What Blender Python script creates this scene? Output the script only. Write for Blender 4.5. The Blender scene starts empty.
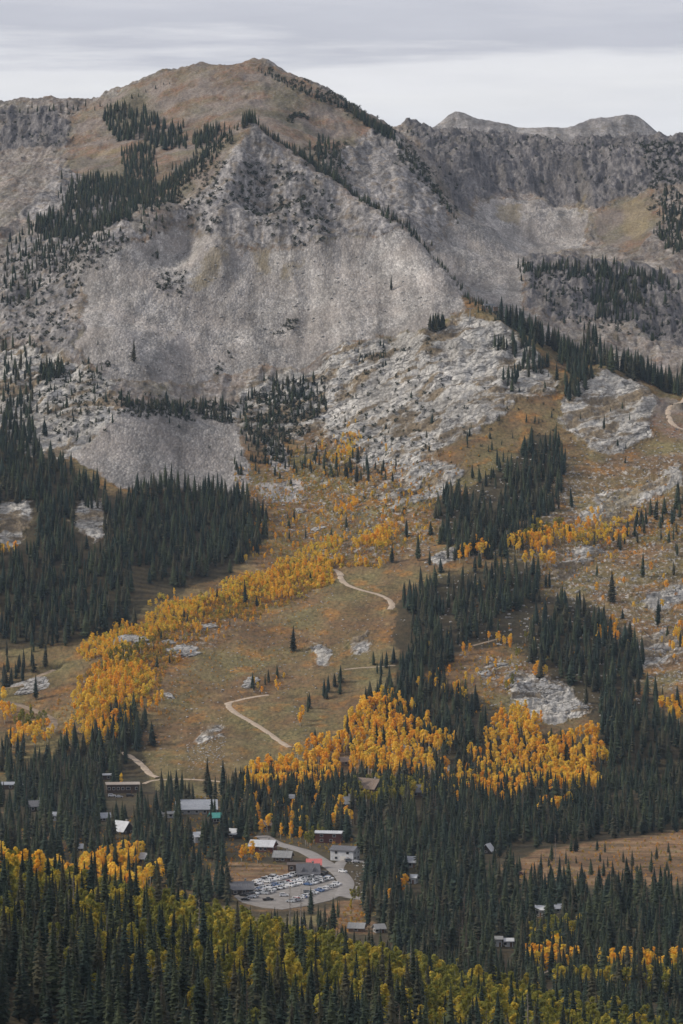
import bpy, bmesh, math, random
import numpy as np
from mathutils import Vector, Matrix

scn = bpy.context.scene
COL = scn.collection
R = math.radians

# ------------------------------------------------------------------ camera, sky, sun, exposure
F_PX, W_PX, H_PX = 4000.0, 683, 1024
CAM = np.array((0.0, 0.0, 300.0))
PITCH = math.atan(202.0 / F_PX)          # a long lens looking slightly down into the valley
cam_data = bpy.data.cameras.new("camera")
cam_data.sensor_fit = 'VERTICAL'; cam_data.sensor_height = 36.0
cam_data.lens = F_PX / H_PX * 36.0
cam_data.clip_start = 1.0; cam_data.clip_end = 40000.0
cam = bpy.data.objects.new("camera", cam_data); COL.objects.link(cam)
cam.location = CAM; cam.rotation_euler = (R(90) - PITCH, 0, 0)
scn.camera = cam

SUN_EL, SUN_AZ = R(34), R(268)           # azimuth from +Y clockwise: behind the camera, from the left
world = bpy.data.worlds.new("World"); scn.world = world; world.use_nodes = True
wn, wl = world.node_tree.nodes, world.node_tree.links
wn.clear()
w_out = wn.new('ShaderNodeOutputWorld'); w_bg = wn.new('ShaderNodeBackground')
sky = wn.new('ShaderNodeTexSky'); sky.sky_type = 'NISHITA'; sky.sun_disc = False
sky.sun_elevation = SUN_EL; sky.sun_rotation = SUN_AZ; sky.altitude = 2900
tc = wn.new('ShaderNodeTexCoord')
def wmap(scale, loc=(0, 0, 0)):
    m = wn.new('ShaderNodeMapping'); m.inputs['Scale'].default_value = scale; m.inputs['Location'].default_value = loc
    wl.new(tc.outputs['Generated'], m.inputs['Vector']); return m
def wnoise(vec, scale, detail, rough=0.5):
    n = wn.new('ShaderNodeTexNoise'); n.inputs['Scale'].default_value = scale
    n.inputs['Detail'].default_value = detail; n.inputs['Roughness'].default_value = rough
    wl.new(vec.outputs[0], n.inputs['Vector']); return n
def wramp(src, stops):
    r = wn.new('ShaderNodeValToRGB'); e = r.color_ramp.elements
    e[0].position, e[0].color = stops[0][0], (*stops[0][1], 1)
    e[1].position, e[1].color = stops[-1][0], (*stops[-1][1], 1)
    for p, c in stops[1:-1]:
        k = e.new(p); k.color = (*c, 1)
    wl.new(src, r.inputs['Fac']); return r
# layered overcast: flat stratus decks, long and thin along the horizon
n1 = wnoise(wmap((7, 7, 75), (0.35, 0.0, 3.1)), 1.0, 4, 0.5)
sep = wn.new('ShaderNodeSeparateXYZ'); wl.new(tc.outputs['Generated'], sep.inputs[0])
# height in the sky gives the deck (cloud base), the noise breaks its edges up
n2 = wnoise(wmap((16, 16, 230), (1.3, 0.2, 4.7)), 1.0, 6, 0.6)
m1 = wn.new('ShaderNodeMath'); m1.operation = 'MULTIPLY_ADD'; m1.inputs[1].default_value = 0.024; wl.new(n1.outputs['Fac'], m1.inputs[0]); wl.new(sep.outputs['Z'], m1.inputs[2])
m2 = wn.new('ShaderNodeMath'); m2.operation = 'MULTIPLY_ADD'; m2.inputs[1].default_value = 0.014; wl.new(n2.outputs['Fac'], m2.inputs[0]); wl.new(m1.outputs[0], m2.inputs[2])
mr = wn.new('ShaderNodeMapRange'); mr.inputs['From Min'].default_value = 0.0335; mr.inputs['From Max'].default_value = 0.1335
wl.new(m2.outputs[0], mr.inputs['Value'])
G = 9.0   # cloud radiance in the Nishita sky's own units
deck = wramp(mr.outputs[0], [(0.0, (.55, .555, .60)), (0.28, (.585, .585, .62)), (0.42, (.65, .64, .65)), (0.478, (.64, .63, .65)),
                             (0.525, (.44, .44, .485)), (0.58, (.46, .46, .505)), (0.66, (.57, .56, .59)), (0.78, (.46, .46, .51)), (1.0, (.54, .54, .58))])
cl = wn.new('ShaderNodeMix'); cl.data_type = 'RGBA'; cl.blend_type = 'MIX'
cl.inputs[0].default_value = 0.93
sc_ = wn.new('ShaderNodeMix'); sc_.data_type = 'RGBA'; sc_.blend_type = 'MULTIPLY'; sc_.inputs[0].default_value = 1.0
wl.new(deck.outputs['Color'], sc_.inputs[6]); sc_.inputs[7].default_value = (G, G, G, 1)
n3 = wnoise(wmap((22, 22, 150), (.3, 2.2, .7)), 1.0, 6, 0.62); r3 = wramp(n3.outputs['Fac'], [(.3, (.95, .95, .955)), (.7, (1.045, 1.045, 1.04))])
st_ = wn.new('ShaderNodeMix'); st_.data_type = 'RGBA'; st_.blend_type = 'MULTIPLY'; st_.inputs[0].default_value = 1.0; wl.new(deck.outputs['Color'], st_.inputs[6]); wl.new(r3.outputs['Color'], st_.inputs[7]); wl.new(st_.outputs[2], sc_.inputs[6])
wl.new(sky.outputs['Color'], cl.inputs[6]); wl.new(sc_.outputs[2], cl.inputs[7])
wl.new(cl.outputs[2], w_bg.inputs['Color']); w_bg.inputs['Strength'].default_value = 0.063
wl.new(w_bg.outputs[0], w_out.inputs['Surface'])

sun_d = bpy.data.lights.new("sun", 'SUN'); sun_d.energy = 1.5; sun_d.angle = R(10); sun_d.color = (1.0, 0.92, 0.80)
sun = bpy.data.objects.new("sun", sun_d); COL.objects.link(sun)
sd = Vector((math.sin(SUN_AZ) * math.cos(SUN_EL), math.cos(SUN_AZ) * math.cos(SUN_EL), math.sin(SUN_EL)))
sun.rotation_euler = sd.to_track_quat('Z', 'Y').to_euler(); sun.location = sd * 3000
vs = scn.view_settings
vs.view_transform = 'Standard'; vs.look = 'None'; vs.gamma = 1.0; vs.exposure = 1.18; vs.use_curve_mapping = False
scn.cycles.max_bounces = 6; scn.cycles.diffuse_bounces = 3; scn.cycles.volume_bounces = 0
scn.cycles.transparent_max_bounces = 8

rng = np.random.default_rng(11)
random.seed(7)
# ------------------------------------------------------------------ terrain: one height field z(x, y)
def ray(u, v):
    a = (np.asarray(u, float) - W_PX / 2) / F_PX; b = (H_PX / 2 - np.asarray(v, float)) / F_PX
    c, s = math.cos(PITCH), math.sin(PITCH)
    dy = c + b * s; dz = -s + b * c
    return a / dy, dz / dy                     # per metre of y
def pt(u, v, d):
    tx, tz = ray(u, v); return (tx * d, d, CAM[2] + tz * d)

S = []                                         # surveyed spots (x, y, z)
def col_(u, *vd):
    for v, d in vd: S.append(pt(u, v, d))
def hid(u, *dz):                               # spots given by distance and height over the camera
    for d, z in dz:
        tx, _ = ray(u, 310); S.append((float(tx) * d, d, CAM[2] + z))
def crest(*uvd, n=4):
    for (a, b) in zip(uvd[:-1], uvd[1:]):
        for k in range(n):
            t = k / n; S.append(pt(*[a[i] * (1 - t) + b[i] * t for i in range(3)]))
    S.append(pt(*uvd[-1]))

for u in (-350, -120, 60, 240, 420, 600, 800, 1050):
    uu = min(max(u, -100), 800)
    col_(u, (1115 + .2 * uu, 800), (1028 + .25 * uu, 900), (950 + .25 * uu, 1030), (906 + .25 * uu, 1170), (885 + .25 * uu, 1290))
    hid(u, (0, -9), (300, -72), (600, -128), (1400, -208 - .065 * uu), (1520, -242 - .04 * uu), (1680, -284), (1850, -290), (2050, -290), (2250, -289))
for u in (0, 120, 250, 340, 460, 540, 620, 683):
    hid(u, (2380, -287))
for u in (-350, -160, 0):
    k = 0 if u == 0 else 6
    col_(u, (760, 2520), (690, 2650), (640, 2720), (540, 2850), (440, 3050), (400, 3150), (340, 3300), (300, 3420), (250, 3600), (200, 3850), (150, 4150), (103 + k, 4300))
    hid(u, (4500, 170), (4900, 110))
col_(60, (765, 2510), (690, 2640), (600, 2770), (500, 2930), (440, 3050), (390, 3140), (330, 3270), (285, 3390), (262, 3470), (215, 3720), (170, 3980), (125, 4200))
hid(60, (4480, 175), (4900, 110))
col_(120, (775, 2490), (700, 2600), (650, 2680), (560, 2830), (470, 3000), (410, 3090), (330, 3230), (260, 3390), (180, 3880), (130, 4110))
hid(120, (3640, 76), (4500, 180))
col_(190, (790, 2450), (720, 2570), (640, 2710), (560, 2860), (470, 3060), (400, 3190), (330, 3310), (260, 3430), (200, 3520))
hid(190, (3750, 118), (4000, 170), (4500, 195))
col_(250, (800, 2420), (740, 2530), (680, 2640), (600, 2790), (520, 2960), (470, 3080), (400, 3210), (330, 3330), (270, 3420), (200, 3530), (160, 3590))
hid(250, (3760, 128), (3880, 150)); col_(250, (118, 4000), (90, 4110)); hid(250, (4420, 215), (4900, 120))
col_(340, (780, 2450), (700, 2600), (630, 2720), (570, 2840), (520, 2950), (470, 3060), (420, 3150), (380, 3220), (330, 3310), (270, 3410), (225, 3490))
hid(340, (3690, 84), (4350, 190), (4900, 120)); col_(340, (170, 3890), (140, 4030))
col_(400, (760, 2470), (690, 2600), (600, 2770), (540, 2890), (490, 3000), (440, 3090), (400, 3160), (350, 3240), (300, 3330), (260, 3405))
hid(400, (3600, 52)); col_(400, (215, 3740), (180, 3890), (150, 4030))
col_(460, (750, 2480), (680, 2610), (620, 2720), (560, 2830), (500, 2950), (450, 3040), (400, 3130), (350, 3210))
hid(460, (3420, -14), (3520, 4)); col_(460, (285, 3650), (250, 3790), (215, 3940), (180, 4090), (150, 4190))
col_(540, (780, 2440), (700, 2580), (640, 2690), (560, 2840), (500, 2960), (450, 3050), (400, 3130), (365, 3200))
hid(540, (3360, -50)); col_(540, (322, 3500), (285, 3640)); hid(540, (3850, 48)); col_(540, (240, 3990), (197, 4130), (165, 4200))
col_(620, (800, 2400), (740, 2500), (680, 2620), (600, 2770), (540, 2890), (490, 2990), (440, 3080), (400, 3150))
hid(620, (3330, -80)); col_(620, (345, 3480), (300, 3620)); hid(620, (3830, 42)); col_(620, (240, 3960), (190, 4110), (160, 4200))
for u in (683, 860, 1060):
    col_(u, (800, 2400), (740, 2510), (680, 2620), (600, 2780), (540, 2890), (480, 3000), (430, 3100))
    hid(u, (3290, -95)); col_(u, (370, 3400), (320, 3560), (275, 3700), (235, 3850), (190, 4020), (160, 4180))
# ribs and chutes down the face of the pointed spur
crest((248, 130, 3625), (238, 165, 3556), (224, 205, 3487), (202, 246, 3425), n=2); crest((280, 152, 3598), (298, 200, 3493), (312, 236, 3432), n=2); crest((352, 205, 3500), (372, 238, 3440), n=2)
crest((264, 190, 3560), (262, 228, 3500), n=2); crest((335, 212, 3530), (342, 240, 3482), n=2); crest((180, 240, 3465), (160, 262, 3425), n=2)
# crests
crest((-60, 306, 3440), (0, 306, 3420), (53, 288, 3400), (90, 257, 3400), (160, 231, 3440), (205, 190, 3530), (250, 125, 3640), (300, 160, 3600), (340, 188, 3550), (380, 213, 3500), (420, 243, 3440), (450, 275, 3390), (470, 302, 3340), (500, 318, 3300), (540, 346, 3245), (575, 364, 3215), (600, 362, 3200), (630, 374, 3200), (660, 388, 3195), (720, 402, 3190), (860, 420, 3180), (1050, 430, 3170), n=3)
crest((-160, 112, 4300), (0, 103, 4300), (40, 104, 4290), (100, 99, 4260), (135, 86, 4250), (160, 76, 4240), (195, 63, 4240), (225, 67, 4230), (244, 65, 4225), (258, 58, 4220), (272, 68, 4210), (300, 81, 4190), (340, 98, 4160), (372, 113, 4140), (392, 130, 4120), n=2)
crest((392, 130, 4120), (412, 148, 4050), (432, 178, 3950), (455, 214, 3840), n=2)
hid(420, (4200, 150)); hid(445, (4080, 122)); hid(365, (3800, 100))
crest((392, 130, 4420), (410, 124, 4420), (440, 133, 4400), (480, 136, 4390), (520, 142, 4380), (560, 143, 4370), (600, 142, 4360), (640, 143, 4350), (683, 139, 4350), (860, 132, 4350), (1060, 144, 4350), n=2)
crest((520, 262, 3740), (560, 264, 3730), (620, 268, 3720), (683, 276, 3700), n=2)
for u in (-300, -100, 100, 300, 500, 700, 900):
    hid(u, (4700, 130), (5200, 60))
for u in (-300, 0):
    hid(u, (5800, 60), (6500, 80), (9000, 20))
crest((200, 200, 6500), (330, 165, 6500), (400, 142, 6500), (428, 130, 6500), (441, 122, 6500), (455, 111, 6500), (477, 118, 6500), (500, 124, 6500), (522, 127, 6500), (545, 128, 6500), (566, 130, 6500), (590, 121, 6500), (612, 116, 6500), (637, 113, 6500), (648, 124, 6500), (660, 135, 6500), (683, 152, 6500), (760, 165, 6500), (900, 190, 6500), n=2)
for u in (200, 330, 440, 500, 566, 637, 683, 800, 900):
    hid(u, (5800, 110), (6250, 190 if 420 < u < 690 else 130), (6800, 170), (7600, 60), (9000, 20))
for x in (-1500, 1500):
    for d, z in ((0, -30), (600, -130), (1200, -200), (1900, -280), (2400, -270), (2800, -170), (3300, -10), (4300, 150), (5200, 60), (6500, 120), (9000, 20)):
        S.append((x, d, CAM[2] + z))
S = np.array(S, float)
_d = np.hypot(S[:, None, 0] - S[None, :, 0], S[:, None, 1] - S[None, :, 1])
_keep = np.ones(len(S), bool)
for i in range(len(S)):
    if _keep[i]: _keep[np.nonzero((_d[i] < 6) & (np.arange(len(S)) > i))[0]] = False
S = S[_keep]; _d = _d[_keep][:, _keep]
C2 = 11.0 ** 2
K = np.sqrt(_d ** 2 + C2); n_ = len(S)
A = np.zeros((n_ + 3, n_ + 3)); P = np.c_[np.ones(n_), S[:, :2] / 1000]
A[:n_, :n_] = K - np.eye(n_) * 1.2; A[:n_, n_:] = P; A[n_:, :n_] = P.T
wts = np.linalg.solve(A, np.r_[S[:, 2], 0, 0, 0])
def height_smooth(x, y):
    x = np.asarray(x, np.float32).ravel(); y = np.asarray(y, np.float32).ravel(); out = np.empty(len(x), np.float32)
    for i in range(0, len(x), 20000):
        s = slice(i, i + 20000)
        k = (x[s, None] - S[None, :, 0].astype(np.float32)) ** 2 + (y[s, None] - S[None, :, 1].astype(np.float32)) ** 2 + C2
        np.sqrt(k, out=k)
        out[s] = k @ wts[:n_].astype(np.float32) + wts[n_] + wts[n_ + 1] * x[s] / 1000 + wts[n_ + 2] * y[s] / 1000
    return out

# noise -------------------------------------------------------------------------------------------------------------
_perm = np.random.default_rng(5).permutation(512).astype(np.int32); _perm = np.r_[_perm, _perm, _perm]
_gr = np.random.default_rng(6).uniform(0, 2 * np.pi, 512); _gx, _gy = np.cos(_gr).astype(np.float32), np.sin(_gr).astype(np.float32)
def perlin(x, y):
    xi = np.floor(x); yi = np.floor(y); xf = (x - xi).astype(np.float32); yf = (y - yi).astype(np.float32)
    xi = xi.astype(np.int64) & 511; yi = yi.astype(np.int64) & 511
    fu = xf * xf * xf * (xf * (xf * 6 - 15) + 10); fv = yf * yf * yf * (yf * (yf * 6 - 15) + 10)
    def g(ix, iy, dx, dy):
        h = _perm[_perm[ix & 511] + (iy & 511)]; return _gx[h] * dx + _gy[h] * dy
    a = g(xi, yi, xf, yf); b = g(xi + 1, yi, xf - 1, yf); c = g(xi, yi + 1, xf, yf - 1); d = g(xi + 1, yi + 1, xf - 1, yf - 1)
    return (a + (b - a) * fu) * (1 - fv) + (c + (d - c) * fu) * fv
def fbm(x, y, size, octs=4, gain=0.5, ridged=False):
    t = 0; amp = 1; tot = 0; f = 1.0 / size
    for o in range(octs):
        n = perlin(x * f + o * 17.3, y * f + o * 9.1) * 1.5
        if ridged: n = 1 - 2 * np.abs(n)
        t = t + amp * n; tot += amp; amp *= gain; f *= 2.03
    return t / tot - (.32 if ridged else 0)

def cells(x, y, size, seed=0):
    """broken blocks: a random value per block and the distance to its joint"""
    gx = x / size; gy = y / size; ix = np.floor(gx).astype(np.int64); iy = np.floor(gy).astype(np.int64)
    f1 = np.full(x.shape, 9.0, np.float32); f2 = f1.copy(); val = np.zeros(x.shape, np.float32)
    for dx in (-1, 0, 1):
        for dy in (-1, 0, 1):
            a = ix + dx; b = iy + dy; h = _perm[_perm[(a + seed) & 511] + (b & 511)]; h2 = _perm[(h + 137) & 511]
            d = ((a + .15 + .7 * h / 512 - gx) ** 2 + (b + .15 + .7 * h2 / 512 - gy) ** 2).astype(np.float32)
            near = d < f1; f2 = np.where(near, f1, np.minimum(f2, d)); val = np.where(near, _perm[(h2 + 71) & 511] / 512, val).astype(np.float32); f1 = np.where(near, d, f1)
    return val, np.sqrt(f2) - np.sqrt(f1)

# grid: rows by distance, columns fanned out so that cells stay about one metre where the slopes are seen
NC = 760
_t = np.linspace(-0.118, 0.118, NC)
_side = 0.118 + np.cumsum(0.0009 * 1.22 ** np.arange(24))
TCOL = np.r_[-_side[::-1], _t, _side]
YR = np.r_[np.arange(-150, 760, 40), np.arange(760, 1320, 5), np.arange(1320, 1860, 6), np.arange(1860, 2420, 3.2), np.arange(2420, 3760, 2.1), np.arange(3760, 4450, 2.2), np.arange(4450, 5200, 30), np.arange(5200, 6200, 100), np.arange(6200, 6560, 6), np.arange(6560, 6800, 20), np.arange(6800, 9100, 150)]
NR, NCC = len(YR), len(TCOL)
def wid(y): return np.maximum(y, 500.0)
GX = (TCOL[None, :] * wid(YR)[:, None]); GY = np.repeat(YR[:, None], NCC, 1)
# the smooth shape is evaluated on every third column/row and interpolated
ci = np.unique(np.r_[np.arange(0, NCC, 3), NCC - 1]); ri = np.unique(np.r_[np.arange(0, NR, 3), NR - 1])
hc = height_smooth(GX[np.ix_(ri, ci)], GY[np.ix_(ri, ci)]).reshape(len(ri), len(ci))
tmp = np.array([np.interp(TCOL, TCOL[ci], r) for r in hc])
HZ = np.array([np.interp(YR, YR[ri], tmp[:, j]) for j in range(NCC)]).T
def sample(F, x, y):
    x = np.asarray(x, float); y = np.asarray(y, float)
    j = np.interp(x / wid(y), TCOL, np.arange(NCC)); i = np.interp(y, YR, np.arange(NR))
    j0 = np.clip(j.astype(int), 0, NCC - 2); i0 = np.clip(i.astype(int), 0, NR - 2); fj = j - j0; fi = i - i0
    return (F[i0, j0] * (1 - fj) + F[i0, j0 + 1] * fj) * (1 - fi) + (F[i0 + 1, j0] * (1 - fj) + F[i0 + 1, j0 + 1] * fj) * fi
def ground(x, y): return sample(HZ, x, y)
def hit(u, v, near=700.0, far=5100.0):
    """where the line of sight through a spot of the photograph meets the ground: its surveyed place"""
    u = np.atleast_1d(np.asarray(u, float)); v = np.atleast_1d(np.asarray(v, float))
    tx, tz = ray(u, v); D = np.arange(near, far, 3.0)
    x = tx[:, None] * D; z = CAM[2] + tz[:, None] * D
    below = ground(x, np.repeat(D[None], len(u), 0)) > z
    k = np.where(below.any(1), below.argmax(1), len(D) - 1)
    lo = D[np.maximum(k - 1, 0)]; hi = D[k]
    for _ in range(6):
        m = (lo + hi) / 2; b = ground(tx * m, m) > CAM[2] + tz * m
        hi = np.where(b, m, hi); lo = np.where(b, lo, m)
    return np.c_[tx * hi, hi]
def flat(u, v, z=11.0):
    """the same for spots hidden by trees on the valley floor, taken as level"""
    tx, tz = ray(np.atleast_1d(u), np.atleast_1d(v)); d = (z - CAM[2]) / tz
    return np.c_[tx * d, d]
def project(x, y, z):
    c, s = math.cos(PITCH), math.sin(PITCH); dz = z - CAM[2]
    dep = y * c - dz * s; up = y * s + dz * c
    return W_PX / 2 + F_PX * x / dep, H_PX / 2 - F_PX * up / dep
def inside(px, py, poly):
    r = np.zeros(np.shape(px), bool); n = len(poly)
    for i in range(n):
        x0, y0 = poly[i]; x1, y1 = poly[(i + 1) % n]
        if y0 == y1: continue
        c = ((y0 > py) != (y1 > py)) & (px < (x1 - x0) * (py - y0) / (y1 - y0) + x0); r ^= c
    return r
def densify(poly, step=9.0, closed=True):
    out = []; n = len(poly)
    for i in range(n if closed else n - 1):
        a = np.array(poly[i], float); b = np.array(poly[(i + 1) % n], float); k = max(1, int(np.hypot(*(b - a)) / step))
        out += [tuple(a + (b - a) * t / k) for t in range(k)]
    if not closed: out.append(tuple(poly[-1]))
    return out
def place_poly(poly, fn=None, **kw):
    p = np.array(densify(poly)); return (fn or hit)(p[:, 0], p[:, 1], **kw)
# ------------------------------------------------------------------ where each kind of ground lies, and its relief
def warp_mask(polys, amp=7.0, size=16.0, fn=None, soft=2.0, **kw):
    m = np.zeros(GX.shape, np.float32)
    for poly in polys:
        w = place_poly(poly, fn, **kw)
        x0, y0 = w.min(0) - 6 * amp; x1, y1 = w.max(0) + 6 * amp
        ii = np.nonzero((YR >= y0) & (YR <= y1))[0]
        if not len(ii): continue
        sl = slice(ii[0], ii[-1] + 1); X = GX[sl]; Y = GY[sl]
        cols = np.nonzero(((X >= x0) & (X <= x1)).any(0))[0]
        if not len(cols): continue
        cs = slice(cols[0], cols[-1] + 1); X = X[:, cs]; Y = Y[:, cs]
        a = 0
        bx = fbm(X + 71, Y + 13, 70, 3) * amp * soft; by = fbm(X - 55, Y + 29, 70, 3) * amp * soft * 1.4
        for k in range(6):
            dx = bx + fbm(X + 331 * k, Y, size, 4, .6) * amp * 2.2; dy = by + fbm(X, Y + 517 * k + 90, size, 4, .6) * amp * 3.2
            a = a + inside(X + dx, Y + dy, w)
        m[sl, cs] = np.maximum(m[sl, cs], a / 6)
    return m
TALUS = [[(160,232),(205,237),(250,262),(300,250),(340,235),(400,232),(430,250),(472,297),(455,312),(430,330),(380,335),(330,352),(300,372),(240,372),(200,392),(110,378),(75,345),(90,300),(70,268),(100,252)],
         [(65,448),(75,430),(130,405),(190,405),(235,420),(240,450),(255,482),(235,495),(150,485),(120,492),(95,478)],
         [(455,222),(500,197),(560,206),(590,215),(578,250),(522,262),(520,300),(545,322),(500,317),(472,297),(432,250)],
         [(258,482),(300,478),(300,500),(268,503)], [(262,445),(282,440),(284,470),(265,474)]]
CRAG = [[(250,125),(300,160),(340,189),(420,244),(400,233),(340,237),(300,252),(250,264),(205,239),(160,234),(190,205),(215,180)],
        [(345,152),(370,130),(395,136),(440,190),(456,216),(445,250),(400,226),(345,187)], [(0,245),(60,240),(115,228),(160,232),(90,260),(72,300),(75,345),(110,372),(60,350),(0,345)],
        [(60,170),(110,170),(150,190),(120,222),(50,235),(20,215)]]
CLIFF = [[(400,122),(440,130),(520,139),(600,138),(683,136),(900,130),(900,195),(683,190),(655,188),(625,196),(600,212),(560,202),(500,192),(462,212),(440,172)],
         [(525,260),(620,266),(683,278),(800,290),(800,350),(683,350),(640,332),(590,322),(560,322),(525,302)], [(0,106),(55,114),(75,135),(60,152),(30,150),(0,152)]]
WHITE = [[(312,380),(340,350),(400,332),(430,330),(460,312),(500,328),(535,352),(556,372),(560,392),(520,402),(482,430),(440,452),(400,470),(352,462),(322,432)],
         [(575,378),(602,366),(632,380),(655,402),(650,440),(615,455),(590,452),(565,425)], [(0,352),(60,352),(110,375),(112,420),(70,462),(30,452),(0,440)],
         [(0,497),(38,502),(37,522),(12,546),(0,545)], [(72,506),(104,500),(106,540),(92,545),(72,525)], [(250,388),(320,372),(330,420),(300,445),(250,440),(230,415)],
         [(575,520),(600,495),(650,480),(683,465),(683,480),(640,497),(600,520)],
         [(400,470),(437,462),(470,470),(440,498),(390,512),(372,490)], [(545,570),(590,548),(620,550),(570,582)], [(430,560),(470,540),(470,556),(440,572)],
         [(640,600),(683,575),(683,600),(650,615)], [(630,640),(683,630),(683,655),(640,672)],
         [(395,742),(410,738),(455,768),(440,778),(412,760)], [(500,690),(520,672),(560,680),(595,712),(560,725),(520,712)], [(485,668),(505,655),(515,668),(492,684)],
         [(352,640),(370,634),(373,648),(358,655)], [(312,646),(328,642),(330,658),(314,658)], [(205,740),(215,724),(228,722),(226,735),(212,742)]]
TAN = [[(85,112),(135,87),(195,64),(258,61),(300,82),(372,115),(388,132),(345,152),(320,165),(300,158),(250,126),(205,188),(120,214),(70,170),(60,140)],
       [(590,222),(620,198),(655,192),(658,222),(640,252),(605,250)], [(575,380),(600,366),(630,378),(640,395),(600,400),(580,400)], [(640,395),(683,402),(800,405),(800,440),(683,440),(655,430)]]
CRAG += [[(85,302),(100,255),(160,232),(215,240),(240,258),(205,275),(185,300),(165,312),(120,312)], [(55,250),(95,228),(160,232),(95,258),(70,300),(20,330),(0,300)]]
YELLOW = [[(225,250),(236,262),(202,290),(185,288),(205,262)], [(252,260),(275,250),(272,275),(258,275)], [(290,264),(316,256),(296,280),(283,280)],
          [(575,196),(584,194),(590,214),(578,222)], [(618,205),(640,198),(650,215),(640,245),(625,235)], [(480,320),(520,322),(545,350),(520,345)], [(600,500),(640,480),(640,500),(598,522)], [(500,205),(530,205),(520,225),(500,220)], [(150,150),(75,160),(60,170),(100,152)]]
ROCKY = [[(520,560),(683,500),(800,480),(800,700),(683,690),(640,680),(600,620),(560,600)], [(440,500),(560,470),(683,455),(683,510),(560,540),(460,560)], [(490,660),(540,665),(560,715),(500,715)],
         [(300,560),(400,500),(440,520),(400,560)], [(310,430),(440,450),(420,500),(330,520),(290,500)], [(170,625),(215,615),(230,632),(185,650)]]
OLIVE = [[(140,600),(240,520),(262,530),(260,560),(150,615),(80,650),(20,665),(0,650),(60,642)], [(60,690),(0,700),(0,665),(80,650),(85,690)], [(130,745),(240,740),(300,760),(230,782),(150,790)], [(290,665),(395,640),(390,690),(330,690)], [(150,782),(240,780),(235,800),(160,802)],
         [(455,575),(530,545),(535,552),(470,580)], [(560,470),(640,500),(600,530),(560,500)]]
RUST = [[(190,880),(230,862),(310,866),(310,876),(240,890)], [(505,868),(540,848),(620,838),(683,830),(900,828),(900,884),(683,886),(560,886),(515,884)], [(10,828),(90,825),(90,850),(15,850)], [(330,905),(372,900),(372,935),(330,935)], [(195,800),(215,805),(215,815),(190,812)]]
FOREST = [[(0,430),(30,440),(60,465),(110,500),(150,490),(235,490),(264,515),(262,545),(225,575),(180,590),(150,605),(130,630),(60,645),(0,650)],
          [(372,722),(380,695),(400,680),(440,680),(480,700),(540,735),(600,730),(640,690),(683,725),(900,725),(900,832),(683,828),(620,838),(540,848),(500,870),(370,900),(200,880),(0,860),(0,790),(120,725),(150,735),(150,790),(240,805),(250,800),(340,775),(430,785),(440,750),(400,735)],
          [(437,545),(440,500),(470,495),(510,460),(530,430),(560,432),(570,465),(520,500),(520,520),(500,545)], [(395,690),(400,600),(440,580),(530,562),(545,590),(590,600),(645,650),(625,700),(640,760),(560,690),(520,645),(460,650)]]
VALLEY = [[(-3000,1700),(3000,1700),(3000,560),(-3000,560)]]
M = {}
for k, p, a, z in (('talus', TALUS, 6, 18), ('crag', CRAG, 7, 18), ('cliff', CLIFF, 7, 22), ('white', WHITE, 6, 14), ('tan', TAN, 9, 25), ('yellow', YELLOW, 6, 16),
                   ('rocky', ROCKY, 10, 20), ('olive', OLIVE, 9, 22), ('rust', RUST, 5, 14), ('forest', FOREST, 5, 14)):
    M[k] = warp_mask(p, a, z)
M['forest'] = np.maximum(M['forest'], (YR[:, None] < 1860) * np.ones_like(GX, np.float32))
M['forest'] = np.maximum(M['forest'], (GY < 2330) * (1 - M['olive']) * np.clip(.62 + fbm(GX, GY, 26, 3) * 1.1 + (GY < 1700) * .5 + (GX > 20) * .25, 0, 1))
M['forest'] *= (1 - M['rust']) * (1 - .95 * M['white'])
_u = W_PX / 2 + F_PX * GX / np.maximum(GY, 1)
_line = np.interp(_u, [0, 250, 330, 470, 520, 600, 700], [3040, 3070, 3150, 3320, 3330, 3330, 3330])
M['crag'] = np.maximum(M['crag'], np.clip((GY - _line) / 70, 0, 1) * .62)
M['crag'] *= 1 - .8 * np.maximum(M['talus'], M['tan']); M['cliff'] *= 1 - M['tan'] * .5
M['rock'] = np.clip(M['cliff'] + M['crag'] * .6 + M['white'], 0, 1)
# relief
far = np.clip((YR[:, None] - 2380) / 150, 0, 1) * np.ones_like(GX)
ca, sa = math.cos(R(38)), math.sin(R(38))
al = GX * ca + GY * sa; ac = -GX * sa + GY * ca
strata = fbm(al / 3.2, ac, 17, 5, 0.55, True)
rill = fbm(GX + fbm(GX, GY, 70, 2) * 10, GY / 7.0, 9, 4, .6, True)
flute = fbm(GX + fbm(GX, GY, 60, 2) * 8, GY / 6.5, 17, 5, 0.55, True)
blob = fbm(GX, GY, 26, 5, 0.55)
fine = fbm(GX, GY, 5, 3, 0.6)
mtn = np.clip((GY - 3050) / 200, 0, 1)
gully = fbm(GX + fbm(GX, GY, 120, 2) * 25, GY / 2.6, 70, 4, .5, True)
dzz = far * (fbm(GX, GY, 90, 4) * 3.5 + fbm(GX, GY, 22, 3) * 0.8) + mtn * (gully * 9.0 * (1 - .45 * M['talus'] - .45 * M['tan']) + fbm(GX, GY, 34, 4) * 3.5 * (1 - .8 * M['talus']))
wx_ = GX + blob * 10; wy_ = GY + fbm(GX + 50, GY, 26, 3) * 10
c1v, c1e = cells(wx_ * ca / 2.2 + wy_ * sa / 2.2, -wx_ * sa + wy_ * ca, 15.0); c2v, c2e = cells(wx_ * ca / 1.8 + wy_ * sa / 1.8 + 40, -wx_ * sa + wy_ * ca, 6.5, 3)
block = (c1v - .5) * 3.6 - np.clip(.22 - c1e, 0, 1) * 9 + (c2v - .5) * 1.6 - np.clip(.2 - c2e, 0, 1) * 4
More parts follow.
